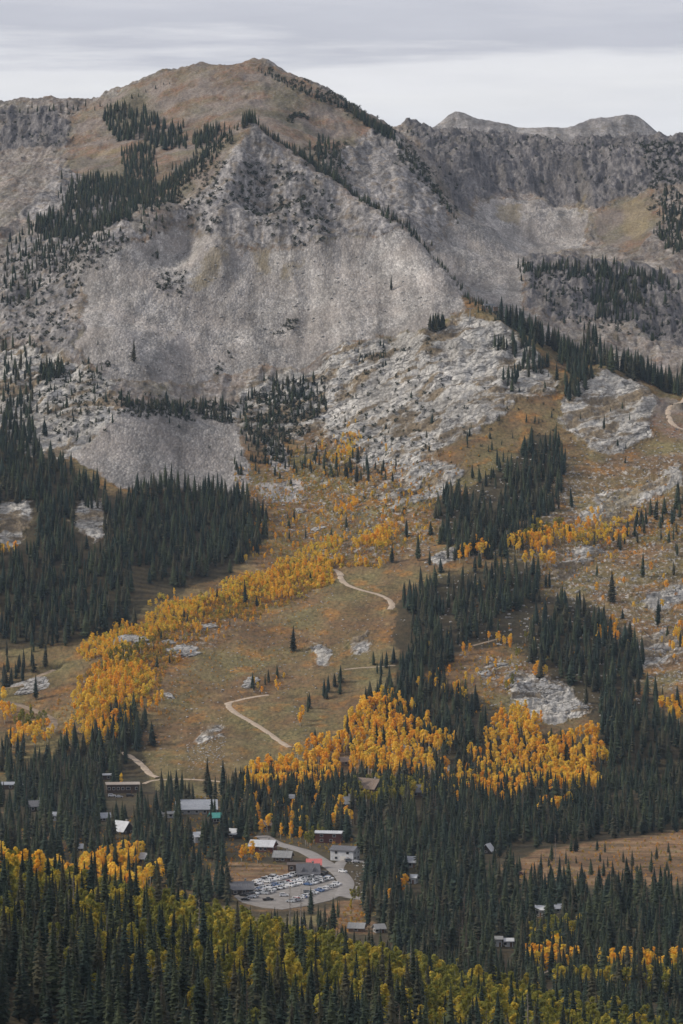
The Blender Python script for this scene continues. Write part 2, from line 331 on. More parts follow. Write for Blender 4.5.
dzz += np.maximum(M['white'], M['rocky'] * .35 * (fbm(GX, GY, 30, 3) > .05)) * block * .8
dzz += M['white'] * (strata * 4.0 + blob * 4.5 + fine * .5) + M['cliff'] * (flute * 7.0 + blob * 4 + fine * .8) + M['crag'] * (blob * 4.5 + strata * 2.0 + rill * 2.2 + fine * .9) + M['talus'] * (fbm(GX, GY, 40, 3) * 1.6 + fine * .35) + M['rocky'] * (strata * 2.0 + fine * .3)
dzz += np.clip((GY - 3950) / 100, 0, 1) * (GY < 4460) * (fbm(GX, GY, 14, 4, .6) * 3.2 + (cells(GX, GY / 2, 11.0, 9)[0] - .5) * 2.6 * np.clip(M['cliff'] + M['crag'], 0, 1))
dzz += (1 - far) * fbm(GX, GY, 60, 3) * .5
dzz = np.where(YR[:, None] > 4460, fbm(GX, GY, 110, 5) * 8 + fbm(GX, GY, 26, 4, .6) * 3.5 + (cells(GX, GY / 2, 22.0, 5)[0] - .5) * 2, dzz)
M['cliff'] = np.where(GY > 5600, .35 + fbm(GX, GY, 120, 4), M['cliff']).clip(0, 1).astype(np.float32); M['tan'] = np.where(GY > 5600, 1 - M['cliff'], M['tan']).astype(np.float32); M['tan'] = np.where(GY > 5600, .25, M['tan']).astype(np.float32); M['talus'] = np.where(GY > 5600, .75, M['talus']).astype(np.float32); M['snow'] = ((GY > 6200) & (GY < 6520)) * np.clip(fbm(GX, GY / 3, 30, 4) * 2.0 - .62, 0, .5)
HZ = HZ + dzz

# ------------------------------------------------------------------ roads, tracks and building plots are levelled into the ground
KEEP = []        # world polygons kept clear (roads, car park, plots)
CLEAR = []       # (u0, v0, u1, v1, distance): houses seen between the trees keep a gap in front of them
def spline(p, step=2.5):
    p = np.asarray(p, float); out = []
    q = np.r_[[2 * p[0] - p[1]], p, [2 * p[-1] - p[-2]]]
    for i in range(1, len(q) - 2):
        n = max(2, int(np.hypot(*(q[i + 1] - q[i])) / step)); t = np.linspace(0, 1, n, endpoint=False)[:, None]
        out.append(.5 * (2 * q[i] + (q[i + 1] - q[i - 1]) * t + (2 * q[i - 1] - 5 * q[i] + 4 * q[i + 1] - q[i + 2]) * t ** 2 + (3 * q[i] - q[i - 1] - 3 * q[i + 1] + q[i + 2]) * t ** 3))
    return np.r_[np.concatenate(out), [p[-1]]]
def level(cx, cy, cz, half, fade):
    """cut the ground to height cz along a line of spots"""
    x0, x1, y0, y1 = cx.min() - half - fade, cx.max() + half + fade, cy.min() - half - fade, cy.max() + half + fade
    ii = np.nonzero((YR > y0) & (YR < y1))[0]; sl = slice(ii[0], ii[-1] + 1); X = GX[sl]; cc = np.nonzero(((X > x0) & (X < x1)).any(0))[0]; cs = slice(cc[0], cc[-1] + 1)
    X = X[:, cs]; Y = GY[sl, cs]; d = np.full(X.shape, 1e9); z = np.zeros(X.shape)
    for a, b, c in zip(cx, cy, cz):
        q = np.hypot(X - a, Y - b); m = q < d; d = np.where(m, q, d); z = np.where(m, c, z)
    k = np.clip((half + fade - d) / fade, 0, 1); HZ[sl, cs] = HZ[sl, cs] * (1 - k) + z * k
WAYS = [('dirt_track', [(334,567),(340,573),(341,580),(348,586),(362,590),(378,594),(388,599),(392,605),(390,612)], 4.6, 'track', 'pale dirt track'),
        ('dirt_track', [(268,694),(250,697),(236,700),(228,703),(233,711),(250,722),(266,731),(278,740),(290,750)], 4.6, 'track', ''),
        ('dirt_track', [(122,750),(132,757),(142,766),(151,776),(158,779)], 4.8, 'track', ''),
        ('dirt_track', [(143,785),(150,782),(158,779),(180,778),(205,780),(222,783)], 2.8, 'track', ''),
        ('dirt_track', [(6,690),(18,690),(30,682),(44,672),(54,666)], 6.0, 'soil', ''),
        ('dirt_track', [(4,700),(16,704),(36,711),(52,719),(50,735)], 6.5, 'soil', ''),
        ('dirt_track', [(720,396),(683,401),(672,404),(668,412),(672,424),(683,430),(720,440)], 4.4, 'track', ''),
        ('dirt_track', [(344,671),(360,667),(380,668),(395,664)], 2.2, 'track', ''),
        ('dirt_track', [(472,648),(486,643),(500,636)], 3.5, 'soil', ''),
        ('gravel_lane', [(404,743),(416,752),(432,760),(450,770),(456,776)], 4.0, 'stone', ''),
        ('road', [(262,836),(275,843),(290,847),(306,852),(320,860),(333,868),(342,876),(346,884),(343,892),(341,897)], 8.5, 'road', ''),
        ('road', [(336,893),(346,896),(365,899),(385,901)], 7.0, 'road', ''),
        ('driveway', [(336,872),(342,862),(352,861),(366,862)], 6.0, 'road', '')]
for w in WAYS:
    q = spline(hit([p[0] for p in w[1]], [p[1] for p in w[1]])); z = ground(q[:, 0], q[:, 1]); kk = 9
    zs = np.convolve(np.r_[np.full(kk, z[0]), z, np.full(kk, z[-1])], np.ones(2 * kk + 1) / (2 * kk + 1), 'valid')
    level(q[:, 0], q[:, 1], zs, w[2] / 2 + .6, 3.0)
    tn = np.gradient(q, axis=0); tn /= np.linalg.norm(tn, axis=1)[:, None] + 1e-9; nn = np.c_[-tn[:, 1], tn[:, 0]]
    KEEP.append(np.r_[q + nn * (w[2] / 2 + 1), (q - nn * (w[2] / 2 + 1))[::-1]])
    w_ = (q, zs, nn); WAYS[WAYS.index(w)] = w + (w_,)
# clear sight of the tracks
CLEAR += [(334,566,394,614,2900), (226,696,292,750,2700), (124,750,156,780,2480), (8,664,58,700,2640), (322,860,344,888,2080), (290,847,320,856,2200)]
LOT = flat([234,253,299,318,333,341,341,330,308,282,262,242], [894,880,869,873,876,884,893,898,903,907,905,900])
lz = float(np.median(ground(LOT[:, 0], LOT[:, 1])))
_c = strew_c = np.array([(x, y) for x in np.arange(LOT[:, 0].min(), LOT[:, 0].max(), 5) for y in np.arange(LOT[:, 1].min(), LOT[:, 1].max(), 5)])
_c = _c[inside(_c[:, 0], _c[:, 1], LOT)]; level(_c[:, 0], _c[:, 1], np.full(len(_c), lz), 5.5, 7.0); KEEP.append(LOT)
CLEAR += [(240,870,332,900,2080), (0,503,34,538,2960), (76,508,102,534,2960), (136,566,146,592,2830)]
# houses: spot in the photograph of the foot of the wall, breadth, depth, wall height, roof rise (m), turn (deg), colours
HOUSES = [
 # u, v, w, d, wall, rise, turn, wall colour, roof colour, name, label, options
 (122,793,19,10,5.0,.8,6,'brown','beige','lodge','long brown lodge with a flat pale beige roof beside the forking gravel track',dict(win=7,storey=1)),
 (108,780,8,6,3,.6,6,'brown','white','shed','small shed with a whitish roof behind the long brown lodge',{}),
 (196,815,23,15,3.0,4.4,3,'grey','bluegrey','hall','large hall with a broad blue-grey metal roof among spruces',dict(win=5)),
 (216,824,8,7,4.0,2.4,20,'dark','teal','house','house with a teal green roof beside the blue-grey metal roof',dict(win=2)),
 (122,834,9,9,1.8,4.6,-38,'dark','white','cabin','steep cabin with a bright white roof above the golden aspens',dict(win=2)),
 (143,862,5,6,2.2,2.8,-30,'dark','white','cabin','tiny cabin with a bright white gable roof below the golden aspens',{}),
 (197,843,6,6,4.0,2.2,30,'white','white','house','narrow white-walled house nearly hidden by dark spruces',dict(win=1)),
 (233,838,8,6,2.6,2.6,-25,'brown','white','cabin','cabin with a pale sloping roof above the rust coloured meadow',{}),
 (81,851,4,4,2.0,1.8,20,'dark','white','shed','tiny pale-roofed shed among the spruces near the photo left side',{}),
 (55,821,4,5,3.6,1.6,10,'white','bluegrey','cabin','small white cabin between spruces at far left',{}),
 (103,822,8,6,2.8,2.4,15,'brown','bluegrey','cabin','brown cabin with a grey roof left of the bright white gable roof',dict(win=2)),
 (36,812,10,8,3.2,2.6,10,'dark','slate','house','dark house with a slate roof behind the rusty clearing at left',dict(win=2)),
 (10,789,16,9,2.8,1.0,4,'brown','bluegrey','house','low house with a wide pale grey roof at the left photo edge',dict(win=3)),
 (170,818,9,6,2.4,.8,8,'white','grey','shed','low pale shed in front of the large blue-grey roof',{}),
 (263,852,13,9,3.0,2.6,-16,'maroon','white','house','long house with a white roof and maroon gable end above the meadow',dict(win=3)),
 (283,862,9,8,2.6,2.6,-10,'brown','grey','house','small grey-roofed house right of the long white roof',dict(win=2)),
 (299,872,11,7,3.4,.7,-4,'brown','brown','house','low brown flat-topped building beside the red roof',dict(win=3)),
 (314,869,8,6,2.6,2.6,0,'brown','red','house','house with a faded red roof beside the road bend',dict(win=2)),
 (308,878,11,8,2.4,4.2,4,'slate','slate','chalet','dark grey steep-roofed chalet with dormers at the top of the car park',dict(win=3,dormer=2)),
 (240,895,12,10,2.8,3.0,8,'dark','slate','barn','grey barn at the left end of the car park',dict(win=2)),
 (345,861,13,9,5.6,1.6,-22,'white','slate','house','two-storey house with white walls and a dark roof beside the road',dict(win=4,storey=2,garage=True)),
 (329,843,14,9,5.2,.7,-8,'maroon','white','house','dark red-brown house with a flat white-edged roof above the road',dict(win=5,storey=2)),
 (369,793,15,11,3.0,5.0,-35,'brown','timber','cabin','big cabin with a broad brown gable roof below the golden grove',dict(win=3)),
 (347,809,10,8,3.0,3.4,25,'timber','grey','cabin','grey-roofed cabin in yellow-green aspens below the brown gable roof',dict(win=2)),
 (420,797,12,9,3.0,3.6,5,'timber','slate','cabin','dark slate-roofed cabin right of the golden aspen grove',dict(win=2)),
 (345,767,7,6,3.0,2.4,15,'timber','timber','cabin','small weathered cabin inside the golden aspen grove',{}),
 (291,802,5,5,2.6,1.8,0,'dark','bluegrey','cabin','small blue-grey roofed cabin at the left foot of the golden grove',{}),
 (264,830,8,6,3.0,2.4,10,'timber','timber','cabin','brown cabin between spruces above the long white roof',{}),
 (412,868,7,6,3.6,2.6,-15,'grey','bluegrey','house','tall narrow house with a blue-grey roof deep in the spruces',dict(win=2)),
 (411,884,7,6,3.6,1.2,-15,'white','white','house','white-walled house below the narrow blue-grey roofed one',dict(win=2)),
 (488,854,6,6,2.2,3.4,65,'dark','white','cabin','cabin with one pale roof slope at the left end of the big meadow',{}),
 (539,914,7,6,3.8,1.6,-20,'white','white','house','bright white house with dark windows between the valley spruces',dict(win=3)),
 (557,910,7,6,2.4,1.8,10,'grey','bluegrey','shed','low pale blue-roofed shed right of the bright white house',{}),
 (498,946,4,4,4.0,1.0,0,'white','grey','shed','slim white shed among the valley spruces',{}),
 (509,946,4,4,3.0,1.0,0,'white','white','shed','small white shed right of the slim white one',{}),
 (549,988,6,5,2.2,1.4,-10,'timber','beige','cabin','cabin with a beige roof by the yellow valley aspens',{}),
 (357,930,8,6,2.2,2.0,-12,'timber','grey','cabin','low grey-roofed cabin just behind the aspen hill',{}),
 (379,931,5,5,2.4,1.8,20,'grey','grey','shed','grey shed to the right of the low grey-roofed cabin',{})]
HP = []
for h in HOUSES:
    w = (flat if h[1] > 900 else hit)(h[0], h[1])[0] + np.array((0, h[3] / 2)); z = float(ground(*w)); r = max(h[2], h[3]) / 2
    s = F_PX / w[1]; hw = h[2] * s / 2
    level(np.array([w[0]]), np.array([w[1]]), np.array([z]), r, 5.0)
    a = np.linspace(0, 6.283, 12, endpoint=False); KEEP.append(np.c_[w[0] + (r * .8) * np.cos(a), w[1] + (r * .8) * np.sin(a)])
    kw = .55 if h[0] in (122, 196, 122, 263, 345, 329, 314, 308, 240, 369, 283) else .08
    CLEAR.append((h[0] - hw * kw, h[1] - (h[4] + h[5]) * s, h[0] + hw * kw, h[1] - h[4] * s * .8, w[1] - 4)); HP.append((w, z))
# ------------------------------------------------------------------ materials
def new_mat(name):
    m = bpy.data.materials.new(name); m.use_nodes = True; nt = m.node_tree
    b = nt.nodes['Principled BSDF']; b.inputs['Roughness'].default_value = 0.9
    b.inputs['Specular IOR Level'].default_value = 0.15
    return m, nt, b
class NB:
    """short hand for wiring shader nodes"""
    def __init__(s, nt): s.n = nt.nodes; s.l = nt.links
    def set(s, sock, val):
        if hasattr(val, 'is_output'): s.l.new(val, sock)
        elif isinstance(val, tuple) and len(val) == 3 and sock.type == 'RGBA': sock.default_value = (*val, 1)
        else: sock.default_value = val
    def noise(s, vec, scale, detail=3, rough=.55, dist=0):
        n = s.n.new('ShaderNodeTexNoise'); s.set(n.inputs['Vector'], vec)
        n.inputs['Scale'].default_value = scale; n.inputs['Detail'].default_value = detail; n.inputs['Roughness'].default_value = rough; n.inputs['Distortion'].default_value = dist
        return n.outputs['Fac']
    def voro(s, vec, scale, feature='F1', out='Distance'):
        n = s.n.new('ShaderNodeTexVoronoi'); n.feature = feature; s.set(n.inputs['Vector'], vec); n.inputs['Scale'].default_value = scale; return n.outputs[out]
    def ramp(s, fac, *stops):
        r = s.n.new('ShaderNodeValToRGB'); e = r.color_ramp.elements; s.l.new(fac, r.inputs['Fac'])
        def c4(c): return (*c, 1) if isinstance(c, tuple) else (c, c, c, 1)
        e[0].position, e[0].color = stops[0][0], c4(stops[0][1]); e[1].position, e[1].color = stops[-1][0], c4(stops[-1][1])
        for p, c in stops[1:-1]:
            k = e.new(p); k.color = c4(c)
        return r.outputs['Color']
    def mix(s, fac, a, b, mode='MIX'):
        m = s.n.new('ShaderNodeMix'); m.data_type = 'RGBA'; m.blend_type = mode
        s.set(m.inputs[0], fac); s.set(m.inputs[6], a); s.set(m.inputs[7], b); return m.outputs[2]
    def math(s, op, a, b=0.0, c=None):
        m = s.n.new('ShaderNodeMath'); m.operation = op; s.set(m.inputs[0], a); s.set(m.inputs[1], b)
        if c is not None: s.set(m.inputs[2], c)
        return m.outputs[0]
    def attr(s, name):
        a = s.n.new('ShaderNodeAttribute'); a.attribute_name = name; return a
    def mapping(s, vec, scale=(1, 1, 1), rot=(0, 0, 0)):
        m = s.n.new('ShaderNodeMapping'); s.set(m.inputs['Vector'], vec); m.inputs['Scale'].default_value = scale; m.inputs['Rotation'].default_value = rot; return m.outputs[0]
    def geo(s): return s.n.new('ShaderNodeNewGeometry').outputs['Position']
    def obj_random(s): return s.n.new('ShaderNodeObjectInfo').outputs['Random']
    def bump(s, height, strength, dist, normal=None):
        b = s.n.new('ShaderNodeBump'); s.set(b.inputs['Height'], height); b.inputs['Strength'].default_value = strength; b.inputs['Distance'].default_value = dist
        if normal is not None: s.l.new(normal, b.inputs['Normal'])
        return b.outputs[0]

def terrain_material():
    m, nt, b = new_mat("mountain_ground"); k = NB(nt); P = k.geo()
    def ch(name):
        a = k.attr(name); sp = nt.nodes.new('ShaderNodeSeparateColor'); nt.links.new(a.outputs['Color'], sp.inputs[0]); return sp.outputs
    A = ch('ground_a'); B = ch('ground_b'); C = ch('ground_c')
    big = k.noise(P, 1 / 45, 4); mid = k.noise(P, 1 / 11, 4, .6); fin = k.noise(P, 1 / 2.2, 3, .65); vfin = k.noise(P, .9, 2, .7)
    tufts = k.voro(P, 1 / 4.2)
    def sharp(mask, lo=.3, hi=.7, n=None, amt=.5):
        s = k.math('MULTIPLY_ADD', k.math('SUBTRACT', n if n is not None else fin, .5), amt, mask); return k.ramp(s, (lo, 0.0), (hi, 1.0))
    # heath: dry grass, rust coloured low brush and bare soil
    heath = k.ramp(mid, (.30, (.080, .050, .027)), (.44, (.158, .095, .045)), (.54, (.118, .077, .042)), (.66, (.198, .132, .064)))
    heath = k.mix(k.ramp(big, (.44, 0.0), (.62, .75)), heath, k.ramp(fin, (.35, (.085, .080, .034)), (.65, (.19, .165, .075))))
    heath = k.mix(k.ramp(k.noise(P, 1 / 19, 3), (.56, 0.0), (.66, .7)), heath, k.ramp(fin, (.38, (.20, .085, .025)), (.65, (.30, .165, .045))))
    heath = k.mix(k.ramp(tufts, (.10, .7), (.34, 0.0)), heath, (.06, .055, .026))
    stones = k.ramp(k.voro(P, 1 / 4.5), (.10, 1.0), (.16, 0.0)); sparse = k.ramp(k.noise(P, 1 / 30, 2), (.55, 0.0), (.65, .8))
    heath = k.mix(k.math('MULTIPLY', stones, sparse), heath, (.34, .32, .30))
    col = heath
    tan = k.mix(k.ramp(mid, (.38, 0.0), (.60, 1.0)), (.178, .106, .068), (.138, .104, .064)); tan = k.mix(k.ramp(big, (.44, 0.0), (.56, .9)), tan, (.17, .142, .122)); tan = k.mix(k.ramp(k.noise(P, 1 / 80, 3), (.48, 0.0), (.6, .8)), tan, (.115, .104, .064)); tan = k.mix(k.ramp(fin, (.52, 0.0), (.68, .8)), tan, (.20, .185, .175)); tan = k.mix(k.ramp(tufts, (.08, .5), (.3, 0.0)), tan, (.11, .085, .055))
    col = k.mix(sharp(B[0]), col, tan)
    olive = k.mix(mid, (.080, .076, .032), (.165, .135, .066)); col = k.mix(k.math('MULTIPLY', sharp(C[0], .3, .9, mid, .9), .38), col, olive)
    # rocky heath: slabs breaking through
    sv = k.mapping(P, (1 / 3.0, 1, 1), (0, 0, 0)); rv = k.mapping(P, (1, 1, 1), (0, 0, R(-38))); rv = k.mapping(rv, (1 / 3.2, 1, 1.0))
    slab = k.noise(rv, 1 / 6.0, 5, .62, .3); crack = k.noise(rv, 1 / 3.6, 5, .62, .3)
    rock_w = k.ramp(crack, (.32, (.10, .094, .087)), (.42, (.30, .287, .268)), (.56, (.45, .433, .405)), (.76, (.58, .56, .525)))
    cc = nt.nodes.new('ShaderNodeSeparateColor'); nt.links.new(k.voro(rv, 1 / 5.0, 'F1', 'Color'), cc.inputs[0])
    rock_w = k.mix(1.0, rock_w, k.ramp(cc.outputs[0], (0.0, .78), (.5, .98), (1.0, 1.08)), 'MULTIPLY')
    rock_w = k.mix(k.math('MULTIPLY', k.ramp(k.voro(rv, 1 / 7.0, 'DISTANCE_TO_EDGE'), (.015, .85), (.07, 0.0)), k.ramp(k.noise(rv, 1 / 9.0, 4, .6), (.40, 0.0), (.52, 1.0))), rock_w, (.07, .066, .062))
    rock_w = k.mix(k.ramp(k.noise(rv, 1 / 9.0, 4, .65, .5), (.36, .85), (.44, 0.0)), rock_w, (.115, .108, .102))
    rk = k.mix(k.ramp(big, (.42, 0.0), (.58, 1.0)), rock_w, k.mix(.45, rock_w, (.30, .28, .25)))
    col = k.mix(k.math('MULTIPLY', C[1], k.ramp(k.noise(k.mapping(P, (1, .45, 1), (0, 0, R(-20))), 1 / 3.2, 5, .7), (.53, 0.0), (.60, .9))), col, k.mix(.35, rk, (.25, .22, .19)))
    Q = k.mapping(P, (1, .38, .9))
    # talus: loose boulders
    bo = k.voro(Q, 1 / 1.9, 'F1', 'Color'); bs = nt.nodes.new('ShaderNodeSeparateColor'); nt.links.new(bo, bs.inputs[0])
    tal = k.mix(bs.outputs[0], (.196, .185, .175), (.348, .329, .310)); b2 = k.voro(Q, 1 / 5.0, 'F1', 'Color'); bs2 = nt.nodes.new('ShaderNodeSeparateColor'); nt.links.new(b2, bs2.inputs[0]); tal = k.mix(1.0, tal, k.ramp(bs2.outputs[1], (0.0, .84), (1.0, 1.13)), 'MULTIPLY'); gap = k.voro(Q, 1 / 1.9, 'DISTANCE_TO_EDGE')
    tal = k.mix(k.ramp(gap, (.01, .55), (.09, 0.0)), tal, (.06, .056, .056)); tal = k.mix(k.ramp(big, (.40, 0.0), (.62, .45)), tal, (.26, .225, .20))
    tal = k.mix(k.ramp(k.noise(P, 1 / 7.0, 3), (.62, 0.0), (.72, .5)), tal, (.12, .105, .085))
    chute = k.noise(k.mapping(P, (1, .13, .13)), 1 / 13.0, 4, .6); fan = k.noise(P, 1 / 85.0, 2)
    tal = k.mix(1.0, tal, k.ramp(chute, (.34, .64), (.5, 1.0), (.66, 1.2)), 'MULTIPLY'); tal = k.mix(1.0, tal, k.ramp(fan, (.36, .80), (.62, 1.15)), 'MULTIPLY')
    col = k.mix(sharp(A[0]), col, tal)
    # crags and cliffs
    crg = k.ramp(k.noise(Q, 1 / 4.5, 5, .68, .4), (.34, (.09, .085, .083)), (.5, (.20, .188, .183)), (.66, (.32, .303, .293))); crg = k.mix(k.ramp(mid, (.52, 0.0), (.64, .6)), crg, (.15, .115, .075))
    crg = k.mix(1.0, crg, k.ramp(chute, (.36, .6), (.5, 1.0), (.64, 1.25)), 'MULTIPLY')
    col = k.mix(sharp(A[1], .25, .75, mid, .8), col, crg)
    cv = k.mapping(P, (1, 1 / 6.0, 1 / 4.5)); cl = k.ramp(k.noise(cv, 1 / 3.6, 5, .66, .4), (.32, (.048, .046, .050)), (.5, (.118, .110, .111)), (.68, (.20, .188, .184))); cl = k.mix(k.ramp(k.noise(cv, 1 / 15, 3), (.54, 0.0), (.66, .45)), cl, (.135, .118, .098))
    col = k.mix(sharp(A[2], .25, .75, mid, .7), col, cl)
    # pale glaciated slabs with turf in the joints
    wt = k.mix(k.ramp(k.noise(rv, 1 / 22.0, 5, .62, .3), (.52, 0.0), (.58, .9)), rk, k.ramp(fin, (.3, (.10, .075, .045)), (.7, (.20, .15, .09))))
    col = k.mix(sharp(C[2], .3, .7, mid, .6), col, wt)
    yel = k.mix(fin, (.155, .122, .062), (.22, .175, .10)); col = k.mix(k.math('MULTIPLY', sharp(B[1], .2, 1.0, mid, 1.0), .65), col, yel)
    rust = k.ramp(k.noise(k.mapping(P, (1 / 2.5, 1, 1)), 1 / 7, 4, .6), (.32, (.085, .052, .029)), (.45, (.150, .086, .044)), (.56, (.190, .118, .064)), (.68, (.18, .135, .070)))
    rust = k.mix(k.ramp(tufts, (.06, .25), (.30, 0.0)), rust, (.10, .075, .04)); rust = k.mix(k.ramp(k.noise(k.mapping(P, (1 / 2.5, 1, 1)), 1 / 16, 4, .65), (.52, 0.0), (.62, .8)), rust, (.085, .062, .034)); col = k.mix(sharp(B[2]), col, rust)
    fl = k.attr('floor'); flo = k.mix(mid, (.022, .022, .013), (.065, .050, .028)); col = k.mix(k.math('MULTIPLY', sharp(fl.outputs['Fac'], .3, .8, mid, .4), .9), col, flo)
    grain = k.ramp(k.noise(Q, .5, 3, .75), (.34, .66), (.5, 1.0), (.66, 1.3)); col = k.mix(k.math('MULTIPLY_ADD', A[0], -.6, 1.0), col, grain, 'MULTIPLY')
    patch = k.ramp(k.noise(Q, 1 / 26.0, 5, .62), (.36, .76), (.5, 1.0), (.64, 1.18)); col = k.mix(1.0, col, patch, 'MULTIPLY')
    sn = k.attr('snow').outputs['Fac']; col = k.mix(k.ramp(k.math('MULTIPLY_ADD', k.math('SUBTRACT', k.noise(P, 1 / 12, 4, .7), .5), 1.2, sn), (.40, 0.0), (.6, .85)), col, (.75, .77, .82))
    nt.links.new(col, b.inputs['Base Color'])
    rockm = k.math('MINIMUM', k.math('ADD', k.math('ADD', A[1], A[2]), k.math('ADD', A[0], C[2])), 1.0)
    h1 = k.math('MULTIPLY', k.math('ADD', k.math('MULTIPLY', crack, 1.2), k.noise(Q, 1 / 3.0, 4, .7)), k.math('MULTIPLY_ADD', k.math('SUBTRACT', rockm, k.math('MULTIPLY', A[0], .75)), 1.0, .18))
    h2 = k.math('MULTIPLY', k.math('SUBTRACT', .5, k.voro(Q, 1 / 1.9)), k.math('MULTIPLY', A[0], .5))
    n1 = k.bump(k.math('ADD', h1, h2), .9, 1.3); nt.links.new(n1, b.inputs['Normal'])
    return m

def grid_mesh(me, X, Y, Z):
    nr, nc = X.shape; v = np.stack([X, Y, Z], -1).reshape(-1, 3).astype(np.float32)
    idx = np.arange(nr * nc).reshape(nr, nc)
    f = np.stack([idx[:-1, :-1], idx[:-1, 1:], idx[1:, 1:], idx[1:, :-1]], -1).reshape(-1, 4).astype(np.int32)
    me.vertices.add(len(v)); me.vertices.foreach_set("co", v.ravel())
    me.loops.add(f.size); me.loops.foreach_set("vertex_index", f.ravel())
    me.polygons.add(len(f)); me.polygons.foreach_set("loop_start", np.arange(len(f), dtype=np.int32) * 4)
    me.polygons.foreach_set("use_smooth", np.ones(len(f), bool)); me.update(calc_edges=True)
MAT_TERRAIN = terrain_material()
def sheet(name, r0, r1):
    me = bpy.data.meshes.new(name); s = slice(r0, r1 + 1); grid_mesh(me, GX[s], GY[s], HZ[s])
    one = np.ones(GX[s].size, np.float32)
    at = me.attributes.new('snow', 'FLOAT', 'POINT'); at.data.foreach_set("value", M['snow'][s].ravel().astype(np.float32))
    for an, ks in (('ground_a', ('talus', 'crag', 'cliff')), ('ground_b', ('tan', 'yellow', 'rust')), ('ground_c', ('olive', 'rocky', 'white'))):
        at = me.attributes.new(an, 'FLOAT_COLOR', 'POINT'); at.data.foreach_set("color", np.stack([M[q][s].ravel() for q in ks] + [one], -1).astype(np.float32).ravel())
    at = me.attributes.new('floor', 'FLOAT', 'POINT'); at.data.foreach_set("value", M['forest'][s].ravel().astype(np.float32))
    me.materials.append(MAT_TERRAIN)
    o = bpy.data.objects.new(name, me); COL.objects.link(o); o['kind'] = 'structure'; return o
_cut = [0] + [int(np.searchsorted(YR, d)) for d in (1560, 2440, 3560, 5200)] + [NR - 1]
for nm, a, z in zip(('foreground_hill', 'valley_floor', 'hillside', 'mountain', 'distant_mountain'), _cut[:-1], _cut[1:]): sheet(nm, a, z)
# ------------------------------------------------------------------ foliage materials and tree shapes
def foliage_mat(name, cols, trans=.25, rough=.8):
    """leaf colour runs through cols by tree and by spray; 'tint' is stored per tree or per spray"""
    m, nt, b = new_mat(name); k = NB(nt)
    t = k.attr('tint').outputs['Fac']; r = k.obj_random()
    n = k.noise(k.geo(), .35, 2)
    v = k.math('FRACT', k.math('ADD', t, r))
    v = k.math('ADD', k.math('MULTIPLY', v, .75), k.math('MULTIPLY', n, .25))
    c = k.ramp(v, *[(i / (len(cols) - 1), q) for i, q in enumerate(cols)])
    nt.links.new(c, b.inputs['Base Color']); b.inputs['Roughness'].default_value = rough
    if trans:
        tr = nt.nodes.new('ShaderNodeBsdfTranslucent'); nt.links.new(c, tr.inputs['Color'])
        mx = nt.nodes.new('ShaderNodeMixShader'); mx.inputs[0].default_value = trans
        nt.links.new(b.outputs[0], mx.inputs[1]); nt.links.new(tr.outputs[0], mx.inputs[2])
        nt.links.new(mx.outputs[0], nt.nodes['Material Output'].inputs['Surface'])
    return m
def flat_mat(name, col, rough=.85, spec=.2, var=.15, scale=.8, metal=0.0):
    m, nt, b = new_mat(name); k = NB(nt); n = k.noise(k.geo(), scale, 4, .6)
    c = k.ramp(n, (.3, tuple(x * (1 - var) for x in col)), (.7, tuple(min(1, x * (1 + var)) for x in col)))
    nt.links.new(c, b.inputs['Base Color']); b.inputs['Roughness'].default_value = rough; b.inputs['Specular IOR Level'].default_value = spec; b.inputs['Metallic'].default_value = metal
    return m
M_NEEDLE = foliage_mat("spruce_needles", [(.008, .014, .010), (.018, .030, .022), (.031, .045, .028), (.058, .070, .036), (.012, .022, .018), (.075, .070, .042), (.009, .016, .013), (.034, .053, .042), (.023, .033, .020)], .05)
M_GOLD = foliage_mat("golden_aspen_leaves", [(.82, .44, .045), (.86, .54, .06), (.88, .63, .10), (.70, .53, .07), (.84, .50, .05), (.80, .38, .035), (.86, .58, .08), (.82, .46, .05)], .45)
M_LIME = foliage_mat("yellow_green_aspen_leaves", [(.125, .14, .03), (.205, .205, .04), (.315, .28, .05), (.56, .41, .058), (.17, .18, .038), (.265, .25, .052), (.115, .13, .03), (.41, .33, .055)], .45)
M_THICK = foliage_mat('aspen_thicket_leaves', [(.80, .50, .05), (.72, .56, .08), (.84, .46, .045), (.50, .46, .08), (.86, .60, .08), (.66, .30, .04)], .4)
M_BUSH = foliage_mat("autumn_brush_leaves", [(.52, .34, .05), (.60, .30, .04), (.36, .26, .045), (.22, .20, .04), (.46, .18, .035), (.60, .42, .06)], .2)
M_SCRUB = foliage_mat("dwarf_conifer_needles", [(.016, .024, .018), (.026, .034, .020), (.038, .044, .024), (.022, .030, .022)], .05)
M_BARK = flat_mat("conifer_bark", (.085, .068, .055), .95, .1, .3)
M_PALE_BARK = flat_mat("pale_aspen_bark", (.50, .48, .42), .8, .15, .3, 2.0)
M_DEAD = flat_mat("weathered_dead_wood", (.20, .175, .155), .9, .1, .25)

